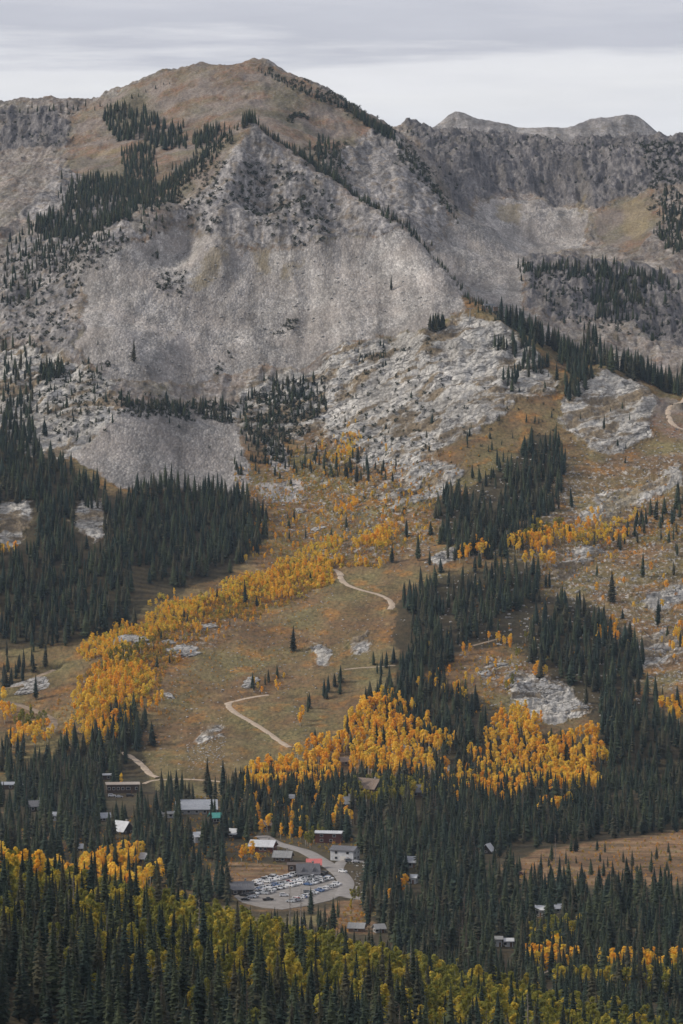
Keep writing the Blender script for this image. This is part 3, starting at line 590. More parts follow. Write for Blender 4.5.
class MB:
    """collects vertices and faces, with a tint value per vertex"""
    def __init__(s): s.v = []; s.f = []; s.t = []; s.m = []
    def add(s, vs, fs, t=0.0, mi=0):
        o = len(s.v); s.v += [tuple(p) for p in vs]; s.t += [t] * len(vs)
        for f in fs: s.f.append(tuple(i + o for i in f)); s.m.append(mi)
    def tube(s, pts, rad, n=6, t=0.0, mi=0, cap=True):
        rings = []
        for i, p in enumerate(pts):
            p = Vector(p); d = (Vector(pts[min(i + 1, len(pts) - 1)]) - Vector(pts[max(i - 1, 0)])).normalized()
            a = d.orthogonal().normalized(); b = d.cross(a)
            rings.append([p + (a * math.cos(2 * math.pi * j / n) + b * math.sin(2 * math.pi * j / n)) * rad[i] for j in range(n)])
        vs = [q for r in rings for q in r]; fs = []
        for i in range(len(pts) - 1):
            for j in range(n): fs.append((i * n + j, i * n + (j + 1) % n, (i + 1) * n + (j + 1) % n, (i + 1) * n + j))
        if cap: fs += [tuple(range(n - 1, -1, -1)), tuple((len(pts) - 1) * n + j for j in range(n))]
        s.add(vs, fs, t, mi)
    def box(s, c, d, rz=0.0, t=0.0, mi=0, taper=1.0):
        cx, cy, cz = c; hx, hy, hz = d[0] / 2, d[1] / 2, d[2] / 2; ca, sa = math.cos(rz), math.sin(rz); vs = []
        for z, k in ((-hz, 1.0), (hz, taper)):
            for x, y in ((-hx, -hy), (hx, -hy), (hx, hy), (-hx, hy)):
                x *= k; y *= k; vs.append((cx + x * ca - y * sa, cy + x * sa + y * ca, cz + z))
        s.add(vs, [(3, 2, 1, 0), (4, 5, 6, 7), (0, 1, 5, 4), (1, 2, 6, 5), (2, 3, 7, 6), (3, 0, 4, 7)], t, mi)
    def mesh(s, name, mats, smooth=False):
        me = bpy.data.meshes.new(name); me.from_pydata([tuple(map(float, p)) for p in s.v], [], s.f)
        at = me.attributes.new('tint', 'FLOAT', 'POINT'); at.data.foreach_set('value', np.array(s.t, np.float32))
        for m in mats: me.materials.append(m)
        me.polygons.foreach_set('material_index', np.array(s.m, np.int32))
        if smooth: me.polygons.foreach_set('use_smooth', np.ones(len(s.f), bool))
        me.update(); return me
    def arrays(s):
        tri = []
        tm = []
        for f, m in zip(s.f, s.m):
            for i in range(1, len(f) - 1): tri.append((f[0], f[i], f[i + 1])); tm.append(m)
        return np.array(s.v, np.float32), np.array(tri, np.int32), np.array(s.t, np.float32), np.array(tm, np.int32)
def obj(name, me, parent=None, loc=(0, 0, 0)):
    o = bpy.data.objects.new(name, me); COL.objects.link(o); o.location = loc
    if parent: o.parent = parent
    return o

def spruce_crown(rnd, whorls, per, spread, bare, ragged, fine=True):
    """unit-height crown: drooping whorls of branch sprays, shorter towards a spire tip"""
    b = MB(); z = bare; side = [rnd.uniform(.8, 1.15) for _ in range(7)]
    # dense inner core so that the crown is not see-through along the stem
    nco = 7
    prof = [(bare, spread * .30), (bare + .18, spread * .50), (.6, spread * .30), (.85, spread * .11), (.985, .003)]
    vs = []
    for (h, r) in prof:
        for j in range(nco):
            a = 2 * math.pi * j / nco; q = r * rnd.uniform(.8, 1.2); vs.append((q * math.cos(a), q * math.sin(a), h))
    fs = [(i * nco + j, i * nco + (j + 1) % nco, (i + 1) * nco + (j + 1) % nco, (i + 1) * nco + j) for i in range(len(prof) - 1) for j in range(nco)]
    b.add(vs, fs, .0)
    for i in range(whorls):
        f = i / (whorls - 1); z = bare + (0.975 - bare) * (f ** .92)
        env = (1 - f) ** .72 * min(1, .60 + f * 3.0)
        ph = rnd.uniform(0, 6.28); n = max(4, int(per * (1 - .35 * f)))
        for j in range(n):
            a = ph + 2 * math.pi * (j + rnd.uniform(-.3, .3)) / n
            L = spread * env * side[int(a / 6.2832 * 7) % 7] * rnd.uniform(1 - ragged, 1 + ragged * .5) + .008
            if rnd.random() < .05: L *= .45
            dr = L * rnd.uniform(.18, .62) - .02 * f; w = L * rnd.uniform(.26, .40) + .004
            ca, sa = math.cos(a), math.sin(a); zz = z + rnd.uniform(-.022, .022)
            def P(r, s, h): return (r * ca - s * sa, r * sa + s * ca, zz + h)
            t = rnd.uniform(0, .13)
            if fine:
                b.add([P(0, 0, .012), P(L * .45, -w, -dr * .62), P(L * .55, 0, -dr * .30), P(L * .45, w, -dr * .62), P(L * .80, -w * .55, -dr * .95), P(L, 0, -dr * .80), P(L * .80, w * .55, -dr * .95)],
                      [(0, 1, 2), (0, 2, 3), (1, 4, 2), (2, 4, 5), (2, 5, 6), (2, 6, 3)], t)
            else:
                b.add([P(0, 0, .012), P(L * .7, -w, -dr), P(L, 0, -dr * .7), P(L * .7, w, -dr)], [(0, 1, 2), (0, 2, 3)], t)
    b.add([(.006, 0, .95), (-.004, .006, .95), (-.004, -.006, .95), (0, 0, 1.0)], [(0, 1, 3), (1, 2, 3), (2, 0, 3)], .1)
    return b
def spruce_trunk(rnd, bare):
    b = MB(); b.tube([(0, 0, -.05), (0, 0, bare * .8), (rnd.uniform(-.004, .004), 0, .5), (0, 0, .93)], [.019, .014, .009, .002], 6)
    for _ in range(7):
        a = rnd.uniform(0, 6.28); h = rnd.uniform(.03, bare + .06); L = rnd.uniform(.02, .05)
        b.tube([(0, 0, h), (L * math.cos(a), L * math.sin(a), h - L * .3)], [.003, .001], 3)
    return b
def aspen_crown(rnd, n, leaf, base, wide, clumps):
    """unit-height crown: leaf-sized faces gathered in clumps along ascending limbs"""
    b = MB(); cs = []
    for c in range(clumps):
        f = (c + rnd.random()) / clumps; h = base + (1 - base) * f
        env = math.sin(math.pi * (0.14 + .82 * f) ** 1.05) ** .75
        a = rnd.uniform(0, 6.28); r = wide * env * math.sqrt(rnd.random()) * .85
        cs.append((r * math.cos(a), r * math.sin(a), min(h, .95), rnd.uniform(.55, 1.1) * wide * .52 * (.55 + .5 * env), rnd.uniform(0, .16)))
    for i in range(n):
        x, y, h, s, t = cs[i % clumps]
        d = Vector((rnd.gauss(0, 1), rnd.gauss(0, 1), rnd.gauss(0, 1))); d.normalize(); d *= s * rnd.uniform(.35, 1.1) ** .6
        p = Vector((x, y, h)) + Vector((d.x, d.y, d.z * 1.25)); nrm = (d.normalized() + Vector((rnd.uniform(-.8, .8), rnd.uniform(-.8, .8), rnd.uniform(-.2, 1)))).normalized()
        u = nrm.orthogonal().normalized(); w = nrm.cross(u); q = rnd.uniform(0, 6.28); u, w = u * math.cos(q) + w * math.sin(q), w * math.cos(q) - u * math.sin(q)
        l = leaf * rnd.uniform(.7, 1.3)
        b.add([p - u * l, p + w * l * .62, p + u * l, p - w * l * .62], [(0, 1, 2, 3)], t + rnd.uniform(0, .12))
    return b
def aspen_trunk(rnd, base, wide, limbs):
    b = MB(); b.tube([(0, 0, -.05), (rnd.uniform(-.01, .01), rnd.uniform(-.01, .01), .4), (rnd.uniform(-.02, .02), 0, .92)], [.021, .015, .003], 5)
    for _ in range(limbs):
        a = rnd.uniform(0, 6.28); h = rnd.uniform(base * .8, .75); L = wide * rnd.uniform(.5, .9)
        b.tube([(0, 0, h), (L * .6 * math.cos(a), L * .6 * math.sin(a), h + L * .6), (L * math.cos(a), L * math.sin(a), h + L * 1.2)], [.007, .004, .001], 3, cap=False)
    return b
rnd = random.Random(3)
SP_NEAR = []
for i in range(8):
    bare = rnd.uniform(.05, .13); sp = rnd.uniform(.105, .155)
    SP_NEAR.append((spruce_crown(rnd, 36, 11, sp, bare, rnd.uniform(.38, .55)).mesh("spruce_crown", [M_NEEDLE]), spruce_trunk(rnd, bare).mesh("spruce_trunk", [M_BARK])))
AS_NEAR = {}
for kind, mat in (('lime', M_LIME), ('gold', M_GOLD)):
    AS_NEAR[kind] = []
    for i in range(6):
        bs = rnd.uniform(.25, .45); wd = rnd.uniform(.09, .145)
        AS_NEAR[kind].append((aspen_crown(rnd, 1500, .021, bs, wd, 30).mesh("aspen_crown", [mat]), aspen_trunk(rnd, bs, wd, 9).mesh("aspen_trunk", [M_PALE_BARK])))
def tree_arrays(crown, trunk):
    v, f, t, m = crown.arrays(); v2, f2, t2, m2 = trunk.arrays()
    return np.r_[v, v2], np.r_[f, f2 + len(v)], np.r_[t, t2], np.r_[m, m2 + 1]
SP_MID = []; SP_FAR = []; AS_MID = []; BUSH = []; SCRUB = []
for i in range(8):
    bare = rnd.uniform(.04, .10); SP_MID.append(tree_arrays(spruce_crown(rnd, 20, 9, rnd.uniform(.145, .255), bare, .5), spruce_trunk(rnd, bare)))
    bare = rnd.uniform(.02, .07); SP_FAR.append(tree_arrays(spruce_crown(rnd, 12, 7, rnd.uniform(.15, .27), bare, .5, False), spruce_trunk(rnd, bare)))
    bs = rnd.uniform(.30, .50); wd = rnd.uniform(.12, .22); AS_MID.append(tree_arrays(aspen_crown(rnd, 300, .045, bs, wd, 15), aspen_trunk(rnd, bs, wd, 4)))
    b = aspen_crown(rnd, 90, .13, -.05, .62, 9); v, f, t, m = b.arrays(); v[:, 2] = np.maximum(v[:, 2], -.1); BUSH.append((v, f, t, m))
    b = aspen_crown(rnd, 80, .15, -.05, .6, 7); SCRUB.append(b.arrays())
def mass(name, variants, spots, mats, label=None, cat=None, lean=.03):
    """one object for what nobody could count: spots = rows of (x, y, height, width factor)"""
    V = []; Fc = []; T = []; Mi = []; off = 0; g = np.random.default_rng(len(spots) + 17)
    for (x, y, h, wf) in spots:
        v, f, t, m = variants[g.integers(len(variants))]; a = g.uniform(0, 6.283); c, s = math.cos(a), math.sin(a)
        z = float(ground(x, y)); lx, ly = g.normal(0, lean, 2)
        q = np.empty_like(v); q[:, 0] = x + h * wf * (v[:, 0] * c - v[:, 1] * s) + lx * v[:, 2] * h; q[:, 1] = y + h * wf * (v[:, 0] * s + v[:, 1] * c) + ly * v[:, 2] * h; q[:, 2] = z + h * v[:, 2] - .1
        V.append(q); Fc.append(f + off); T.append(t + g.uniform(0, 1)); Mi.append(m); off += len(v)
    V = np.concatenate(V).astype(np.float32); Fc = np.concatenate(Fc).astype(np.int32); T = np.concatenate(T); Mi = np.concatenate(Mi)
    me = bpy.data.meshes.new(name); me.vertices.add(len(V)); me.vertices.foreach_set("co", V.ravel()); me.loops.add(Fc.size); me.loops.foreach_set("vertex_index", Fc.ravel())
    me.polygons.add(len(Fc)); me.polygons.foreach_set("loop_start", np.arange(len(Fc), dtype=np.int32) * 3); me.polygons.foreach_set("material_index", Mi.astype(np.int32))
    at = me.attributes.new('tint', 'FLOAT', 'POINT'); at.data.foreach_set('value', T.astype(np.float32))
    for m in mats: me.materials.append(m)
    me.update(calc_edges=True); o = obj(name, me); o['kind'] = 'stuff'
    if label: o['label'] = label
    if cat: o['category'] = cat
    return o
# ------------------------------------------------------------------ roads and car park
M_TRACK = flat_mat("dry_dirt", (.38, .305, .235), .95, .1, .22, .5); M_SOIL = flat_mat("bare_soil", (.24, .185, .135), .95, .1, .3, .4)
M_STONE = flat_mat("crushed_stone", (.27, .255, .24), .95, .1, .45, .9); M_ROAD = flat_mat("worn_asphalt", (.22, .205, .195), .9, .2, .16, .35); M_LOT = flat_mat("gravel_lot", (.205, .19, .178), .95, .1, .22, .3)
WM = dict(track=M_TRACK, soil=M_SOIL, stone=M_STONE, road=M_ROAD)
for (nm, _p, wd, mt, _l, (q, zs, nn)) in WAYS:
    b = MB(); g = np.random.default_rng(len(q)); ts = (-.5, -.3, 0, .3, .5)
    for i in range(len(q)):
        ww = wd * (1 + (.12 if mt != 'road' else .0) * float(fbm(q[i:i + 1, 0], q[i:i + 1, 1], 9, 2)[0]) * 2)
        for t in ts:
            x, y = q[i] + nn[i] * t * ww; b.v.append((x, y, zs[i] + (.3 if abs(t) < .4 else .02))); b.t.append(0)
    for i in range(len(q) - 1):
        for j in range(4): b.f.append((i * 5 + j, i * 5 + j + 1, i * 5 + 6 + j, i * 5 + 5 + j)); b.m.append(0)
    o = obj(nm, b.mesh(nm, [WM[mt]], True)); o['kind'] = 'structure'
b = MB(); n = len(LOT); top = [(x, y, lz + .2) for x, y in LOT]; b.add(top + [(x, y, lz - 1) for x, y in LOT], [tuple(range(n))] + [(i, i + n, (i + 1) % n + n, (i + 1) % n) for i in range(n)])
o = obj('car_park', b.mesh('car_park', [M_LOT])); o['kind'] = 'structure'

# ------------------------------------------------------------------ houses
HC = dict(brown=(.085, .060, .045), beige=(.30, .255, .215), white=(.46, .47, .49), grey=(.22, .22, .22), bluegrey=(.27, .285, .315), dark=(.045, .038, .033), teal=(.06, .27, .24), slate=(.115, .115, .125), maroon=(.11, .045, .036), timber=(.16, .115, .085), red=(.50, .14, .13))
HM = {}
def hm(c, metal=False):
    key = (c, metal)
    if key not in HM:
        HM[key] = flat_mat(("roof_" if metal else "wall_") + c, HC[c], .5 if metal else .85, .4 if metal else .2, .16, .7)
    return HM[key]
M_GLASS, _nt, _b = new_mat("window_glass"); _b.inputs['Base Color'].default_value = (.03, .035, .045, 1); _b.inputs['Roughness'].default_value = .12; _b.inputs['Specular IOR Level'].default_value = .6
M_TRIM = flat_mat("pale_trim", (.55, .53, .50), .7, .2, .08); M_DOOR = flat_mat("plank_door", (.13, .075, .05), .7, .2, .2)
def house(spec, w, z):
    u, v, W, D, wh, rise, turn, wc, rc, nm, lab, op = spec
    if W < 9: W, D, wh, rise = W * .88, D * .88, wh * .88, rise * .88
    r = bpy.data.objects.new(nm, None); COL.objects.link(r); r.location = (w[0], w[1], z); r.rotation_euler = (0, 0, R(turn)); r['label'] = lab; r['category'] = nm
    b = MB(); x, y = W / 2, D / 2; rise_w = rise * (y - .02) / y
    b.add([(-x, -y, -1.5), (x, -y, -1.5), (x, y, -1.5), (-x, y, -1.5), (-x, -y, wh), (x, -y, wh), (x, y, wh), (-x, y, wh), (-x, 0, wh + rise), (x, 0, wh + rise)],
          [(0, 1, 5, 4), (2, 3, 7, 6), (1, 2, 6, 9, 5), (3, 0, 4, 8, 7), (3, 2, 1, 0)])
    obj('wall', b.mesh('wall', [hm(wc)]), r)
    b = MB(); ov = .7; k = rise / y; th = .28
    for s in (-1, 1):
        e = (y + ov) * s; ze = wh - ov * k; up = .06
        p = [(-x - ov, 0, wh + rise + up), (x + ov, 0, wh + rise + up), (x + ov, e, ze + up), (-x - ov, e, ze + up)]
        q = [(a, c, d + th) for a, c, d in p]; f = [(0, 1, 2, 3), (7, 6, 5, 4), (0, 4, 5, 1), (1, 5, 6, 2), (2, 6, 7, 3), (3, 7, 4, 0)]
        b.add(p + q, f if s < 0 else [tuple(reversed(t)) for t in f])
    if W > 7:                                    # standing seams / snow guards run up the slope
        for i in range(int(W / 1.2)):
            xx = -x - .3 + i * 1.2
            for s in (-1, 1):
                b.add([(xx - .05, 0, wh + rise + th + .05), (xx + .05, 0, wh + rise + th + .05), (xx + .05, (y + ov) * s, wh - ov * k + th + .05), (xx - .05, (y + ov) * s, wh - ov * k + th + .05), (xx, 0, wh + rise + th + .2), (xx, (y + ov) * s, wh - ov * k + th + .2)], [(0, 4, 5, 3), (1, 2, 5, 4)])
    ro = obj('roof', b.mesh('roof', [hm(rc, True)]), r)
    if rise > 2 and W > 7.5:
        b = MB(); b.box((x * .45, y * .3, wh + rise * .75 + .9), (.9, .9, 2.6)); b.box((x * .45, y * .3, wh + rise * .75 + 2.28), (1.15, 1.15, .16)); obj('chimney', b.mesh('chimney', [M_STONE]), ro)
    def window(cx, cy, cz, ww, hh, side):
        fr = MB(); pa = MB()
        if side: fr.box((cx, cy, cz), (.10, ww + .3, hh + .3)); pa.box((cx + .04 * side, cy, cz), (.10, ww, hh))
        else: fr.box((cx, cy, cz), (ww + .3, .10, hh + .3)); pa.box((cx, cy - .04, cz), (ww, .10, hh))
        f = obj('window', fr.mesh('window_frame', [M_TRIM]), r); obj('pane', pa.mesh('pane', [M_GLASS]), f)
    st = op.get('storey', 1); nw = op.get('win', 1)
    door_x = x * .55
    for s in range(st):
        zc = (wh / st) * (s + .55); m = max(1, round(nw / st))
        for i in range(m):
            cx = -x + W * (i + .5) / m
            if s == 0 and abs(cx - door_x) < 1.4 and not (op.get('garage') and cx > 0): cx -= 1.8
            if op.get('garage') and s == 0 and cx > -1: continue
            window(cx, -y - .03, zc, min(1.5, W / m * .5), min(1.4, wh / st * .45), 0)
        for i in range(2 if D > 7 else 1): window(x + .03, -y + D * (i + .5) / (2 if D > 7 else 1), zc, 1.2, min(1.3, wh / st * .42), 1); window(-x - .03, -y + D * (i + .5) / (2 if D > 7 else 1), zc, 1.2, min(1.3, wh / st * .42), -1)
    b = MB(); b.box((door_x, -y - .04, 1.0), (1.0, .1, 2.0)); d_ = obj('door', b.mesh('door', [M_DOOR]), r); b = MB(); b.box((door_x + .35, -y - .12, 1.0), (.06, .08, .2)); obj('handle', b.mesh('handle', [M_TRIM]), d_)
    if op.get('garage'):
        b = MB(); b.box((x * .12, -y - .05, 1.25), (3.4, .12, 2.5)); [b.box((x * .12, -y - .13, .5 + .6 * i), (3.3, .05, .06)) for i in range(4)]; obj('garage_door', b.mesh('garage_door', [M_TRIM]), r)
    for i in range(op.get('dormer', 0)):
        cx = -x * .5 + i * x; b = MB(); yy = -y * .92; zz = wh + .4
        b.add([(cx - 1.2, yy, zz), (cx + 1.2, yy, zz), (cx, yy, zz + 2.6), (cx - 1.2, yy + 3.2, zz), (cx + 1.2, yy + 3.2, zz), (cx, yy + 3.2, zz + 2.6)], [(0, 1, 2), (4, 3, 5), (0, 2, 5, 3), (1, 4, 5, 2)])
        obj('dormer', b.mesh('dormer', [hm(rc, True)]), r)
    return r
for h, (w, z) in zip(HOUSES, HP): house(h, w, z)

# ------------------------------------------------------------------ parked cars
def car_mesh(kind, paint):
    b = MB(); L, Wd = {'sedan': (4.6, 1.8), 'suv': (4.7, 1.9), 'pickup': (5.4, 1.95)}[kind]
    prof = {'sedan': [(-2.3, .45), (-2.28, .85), (-1.6, .98), (-.95, 1.42), (.45, 1.45), (1.15, 1.0), (2.2, .82), (2.3, .45)],
            'suv': [(-2.35, .5), (-2.33, 1.05), (-2.1, 1.68), (-.4, 1.76), (.55, 1.70), (1.2, 1.12), (2.25, .98), (2.35, .5)],
            'pickup': [(-2.7, .6), (-2.7, 1.12), (-.75, 1.12), (-.65, 1.75), (.55, 1.78), (1.2, 1.18), (2.6, 1.05), (2.7, .6)]}[kind]
    n = len(prof); vs = []
    for s in (-1, 1):
        for (x, z) in prof:
            tuck = .86 if z > 1.3 else 1.0; vs.append((x, s * Wd / 2 * tuck, z))
    vs += [(prof[0][0], -Wd / 2, .28), (prof[-1][0], -Wd / 2, .28), (prof[0][0], Wd / 2, .28), (prof[-1][0], Wd / 2, .28)]
    fs = [tuple(range(n - 1, -1, -1)), tuple(range(n, 2 * n))] + [(i, i + 1, i + 1 + n, i + n) for i in range(n - 1)] + [(2 * n, 0, n - 1, 2 * n + 1)[::-1], (2 * n + 2, n, 2 * n - 1, 2 * n + 3), (2 * n, 2 * n + 1, 2 * n + 3, 2 * n + 2)[::-1], (2 * n, 2 * n + 2, n, 0), (2 * n + 1, n - 1, 2 * n - 1, 2 * n + 3)]
    b.add(vs, fs, 0, 0)
    x0, x1, zt = {'sedan': (-1.2, .75, 1.38), 'suv': (-2.0, .8, 1.66), 'pickup': (-.62, .8, 1.68)}[kind]; zb = zt - .42; yy = Wd / 2
    for s in (-1, 1):
        b.add([(x0, s * (yy * .955 + .01), zb), (x1 + .25, s * (yy * .955 + .01), zb), (x1 - .25, s * (yy * .875 + .012), zt), (x0 + .25, s * (yy * .875 + .012), zt)], [(0, 1, 2, 3) if s < 0 else (3, 2, 1, 0)], 0, 1)
    def slab(i, k0, k1):
        (xa, za), (xb, zb_) = prof[i], prof[i + 1]; nx, nz = -(zb_ - za), xb - xa; l = math.hypot(nx, nz); nx, nz = nx / l * .015, nz / l * .015
        p = lambda t: (xa + (xb - xa) * t + nx, za + (zb_ - za) * t + nz)
        (xc, zc), (xd, zd) = p(k0), p(k1); b.add([(xc, -yy * .84, zc), (xc, yy * .84, zc), (xd, yy * .80, zd), (xd, -yy * .80, zd)], [(0, 1, 2, 3), (3, 2, 1, 0)], 0, 1)
    slab(4, .08, .95); slab({'sedan': 2, 'suv': 1, 'pickup': 2}[kind], .15, .9)
    for sx in (prof[0][0] * .62, prof[-1][0] * .62):
        for s in (-1, 1): b.tube([(sx, s * (yy - .2), .34), (sx, s * (yy + .02), .34)], [.34, .34], 10, 0, 2)
    for s in (-1, 1): b.box((prof[-1][0], s * yy * .7, .72), (.06, .35, .16), 0, 0, 3); b.box((prof[0][0], s * yy * .75, .78), (.06, .25, .18), 0, 0, 4)
    return b.mesh('parked_car', [paint, M_GLASS, M_TYRE, M_LAMP, M_TAIL])
M_TYRE = flat_mat("tyre_rubber", (.02, .02, .02), .9); M_LAMP = flat_mat("head_lamp", (.7, .7, .7), .2, .5, .05); M_TAIL = flat_mat("tail_lamp", (.3, .02, .02), .3, .5, .05)
PAINT = {}
for c, rgb in dict(white=(.66, .67, .69), silver=(.40, .42, .45), grey=(.16, .17, .18), black=(.02, .021, .024), blue=(.06, .12, .26), red=(.28, .03, .03)).items():
    m, nt, bb = new_mat("car_paint_" + c); k = NB(nt); n_i = k.noise(k.geo(), 3.0, 3); nt.links.new(k.ramp(n_i, (.3, tuple(x * .9 for x in rgb)), (.7, rgb)), bb.inputs['Base Color'])
    bb.inputs['Roughness'].default_value = .3; bb.inputs['Specular IOR Level'].default_value = .5; bb.inputs['Coat Weight'].default_value = .5; PAINT[c] = m
CM = {}
def park(x, y, a, kind, c, lab, grp, z=None):
    if (kind, c) not in CM: CM[kind, c] = car_mesh(kind, PAINT[c])
    o = bpy.data.objects.new('parked_car', CM[kind, c]); COL.objects.link(o); o.location = (x, y, (lz + .21) if z is None else z); o.rotation_euler = (0, 0, a); o['label'] = lab; o['category'] = 'car'
    if grp: o['group'] = grp
cg = random.Random(4)
ROWS = [((256,882.5),(300,871),'back row'), ((252,886.5),(306,873),'second row'), ((247,893),(322,876),'middle row'), ((243,897),(328,878.5),'long front row'), ((290,903),(338,885),'row beside the road'), ((244,901),(272,892),'short row by the grey barn'), ((306,886),(330,879.5),'short row near the chalet')]
for (pa, pb, rn) in ROWS:
    q = flat([pa[0], pb[0]], [pa[1], pb[1]], lz); L = np.hypot(*(q[1] - q[0])); d = (q[1] - q[0]) / L; ang = math.atan2(d[1], d[0])
    n = int(L / 2.6)
    for i in range(n):
        if cg.random() < .1: continue
        p = q[0] + d * (i + .5) * L / n + np.array((cg.uniform(-.3, .3), cg.uniform(-.3, .3)))
        if not inside(p[0], p[1], LOT): continue
        c = cg.choices(list(PAINT), [36, 30, 14, 10, 7, 3])[0]; kd = cg.choices(['sedan', 'suv', 'pickup'], [3, 5, 1.3])[0]
        park(p[0], p[1], ang + math.pi / 2 * (1 if cg.random() < .6 else -1) + cg.uniform(-.06, .06), kd, c, f"{c} {'pickup truck' if kd == 'pickup' else ('low car' if kd == 'sedan' else 'tall car')} in the {rn} of the car park", f"{c} {kd} cars parked in the {rn}")
for (u, v, a, kd, c, lab) in ((268,898,.2,'pickup','black','dark pickup truck standing alone on the open gravel below the car rows'), (284,894,.1,'suv','white','white tall car alone in the middle of the open gravel'), (297,899,.15,'suv','silver','silver car at the near end of the lot behind the lone young spruce'), (308,891,.1,'suv','grey','dark grey car on the open gravel right of centre'),
                              (324,872,2.4,'suv','black','black car beside the red-roofed house'), (349,862,.3,'suv','grey','grey car on the driveway of the white two-storey house'), (356,863,.1,'sedan','white','white car at the far end of the driveway'), (343,871,-.7,'suv','white','white car on the road at the bend'), (112,797,.1,'suv','white','white car in front of the long brown lodge'), (119,798,.1,'sedan','silver','silver car in front of the long brown lodge'), (130,797,.1,'suv','black','black car at the right end of the long brown lodge')):
    w = (hit if v < 866 else flat)(u, v)[0]; park(w[0], w[1], a, kd, c, lab, None, float(ground(*w)) + .22)
    if v < 866: CLEAR.append((u - 4, v - 4, u + 4, v - 1, w[1]))
# dark red truck with a pale trailer in the big meadow
w = flat(516, 873.5)[0]; tr = bpy.data.objects.new('truck', None); COL.objects.link(tr); tr.location = (w[0], w[1], float(ground(*w))); tr.rotation_euler = (0, 0, .12); tr['label'] = 'dark red flatbed truck standing in the rust coloured meadow'; tr['category'] = 'truck'
M_DRED = flat_mat("dark_red_paint", (.085, .025, .02), .5, .4, .15)
b = MB(); b.box((2.1, 0, 1.35), (1.7, 2.1, 1.9), 0, 0, 0, .88); b.box((3.3, 0, .95), (.9, 1.9, .9)); obj('cab', b.mesh('cab', [M_DRED]), tr)
b = MB(); b.box((2.98, 0, 1.75), (.1, 1.7, .6)); b.box((2.1, -1.02, 1.75), (1.0, .06, .5)); obj('window', b.mesh('truck_window', [M_GLASS]), tr)
b = MB(); b.box((-1.0, 0, .95), (4.6, 2.2, .25)); [b.box((-1.0, s * 1.07, 1.3), (4.6, .08, .5)) for s in (-1, 1)]; b.box((-3.3, 0, 1.3), (.08, 2.2, .5)); obj('flatbed', b.mesh('flatbed', [M_DRED]), tr)
for sx in (-2.2, 2.6):
    for s in (-1, 1): b = MB(); b.tube([(sx, s * .8, .45), (sx, s * 1.08, .45)], [.45, .45], 12); obj('wheel', b.mesh('wheel', [M_TYRE]), tr)
w = flat(509, 874.2)[0]; tr = bpy.data.objects.new('trailer', None); COL.objects.link(tr); tr.location = (w[0], w[1], float(ground(*w))); tr.rotation_euler = (0, 0, .1); tr['label'] = 'small pale trailer left of the dark red truck in the meadow'; tr['category'] = 'trailer'
b = MB(); b.box((0, 0, 1.3), (3.0, 1.9, 1.5), 0, 0, 0, .95); obj('body', b.mesh('trailer_body', [hm('white', True)]), tr); b = MB(); b.box((1.95, 0, .6), (1.1, .12, .12)); obj('drawbar', b.mesh('drawbar', [M_TYRE]), tr)
for s in (-1, 1): b = MB(); b.tube([(0, s * .75, .35), (0, s * .98, .35)], [.35, .35], 12); obj('wheel', b.mesh('wheel', [M_TYRE]), tr)

# ------------------------------------------------------------------ chairlift top station on the knob
M_STEEL = flat_mat("grey_steel", (.22, .23, .24), .5, .4, .1, 1.0, .3)
w = hit(489, 311)[0]; st = bpy.data.objects.new('lift_station', None); COL.objects.link(st); st.location = (w[0], w[1], float(ground(*w))); st.rotation_euler = (0, 0, .3); st['label'] = 'small chairlift top station with a flat grey canopy on the rocky knob'; st['category'] = 'lift station'
b = MB(); b.box((0, 0, 5.2), (10, 3.4, 1.5), 0, 0, 0, .9); obj('canopy', b.mesh('canopy', [M_STEEL]), st)
for s in (-3.2, 3.2): b = MB(); b.tube([(s, 0, -1), (s, 0, 4.6)], [.45, .4], 8); obj('post', b.mesh('post', [M_STEEL]), st)
b = MB(); b.box((6.5, 2.5, 1.6), (3.6, 3.0, 3.2)); b.box((6.5, 2.5, 3.35), (4.2, 3.6, .3)); obj('hut', b.mesh('hut', [hm('timber')]), st)
for i, (u, v, h) in enumerate(((476,305,12), (470,322,11))):
    w = hit(u, v)[0]; t = bpy.data.objects.new('lift_tower', None); COL.objects.link(t); t.location = (w[0], w[1], float(ground(*w))); t['label'] = ('upper' if i == 0 else 'lower') + ' steel chairlift tower on the rocky knob'; t['category'] = 'lift tower'
    b = MB(); b.tube([(0, 0, -1), (0, 0, h)], [.45, .3], 8); obj('post', b.mesh('post', [M_STEEL]), t); b = MB(); b.box((0, 0, h), (6, .4, .4)); b.box((-2.8, 0, h + .3), (.4, 3, .4)); b.box((2.8, 0, h + .3), (.4, 3, .4)); obj('crossarm', b.mesh('crossarm', [M_STEEL]), t)

# ------------------------------------------------------------------ rock outcrops in the meadows
def rock_material():
    m, nt, b = new_mat("pale_granite"); k = NB(nt); P = k.geo()
    v = k.mapping(P, (1, 1, 1), (0, 0, R(-38))); v = k.mapping(v, (1 / 3.0, 1, 1.4)); n = k.noise(v, .9, 5, .68, .5)
    c = k.ramp(n, (.30, (.08, .075, .07)), (.42, (.23, .22, .21)), (.56, (.38, .37, .355)), (.75, (.50, .49, .47))); c = k.mix(k.math('MULTIPLY', k.ramp(k.voro(v, .35, 'DISTANCE_TO_EDGE'), (.02, .9), (.12, 0.0)), k.ramp(k.noise(P, .15, 3), (.42, 0.0), (.5, 1.0))), c, (.06, .056, .05))
    c = k.mix(k.ramp(k.noise(P, .35, 4, .6), (.56, 0.0), (.68, .7)), c, (.15, .12, .085)); nt.links.new(c, b.inputs['Base Color']); nt.links.new(k.bump(n, .8, .6), b.inputs['Normal']); return m
M_ROCK = rock_material()
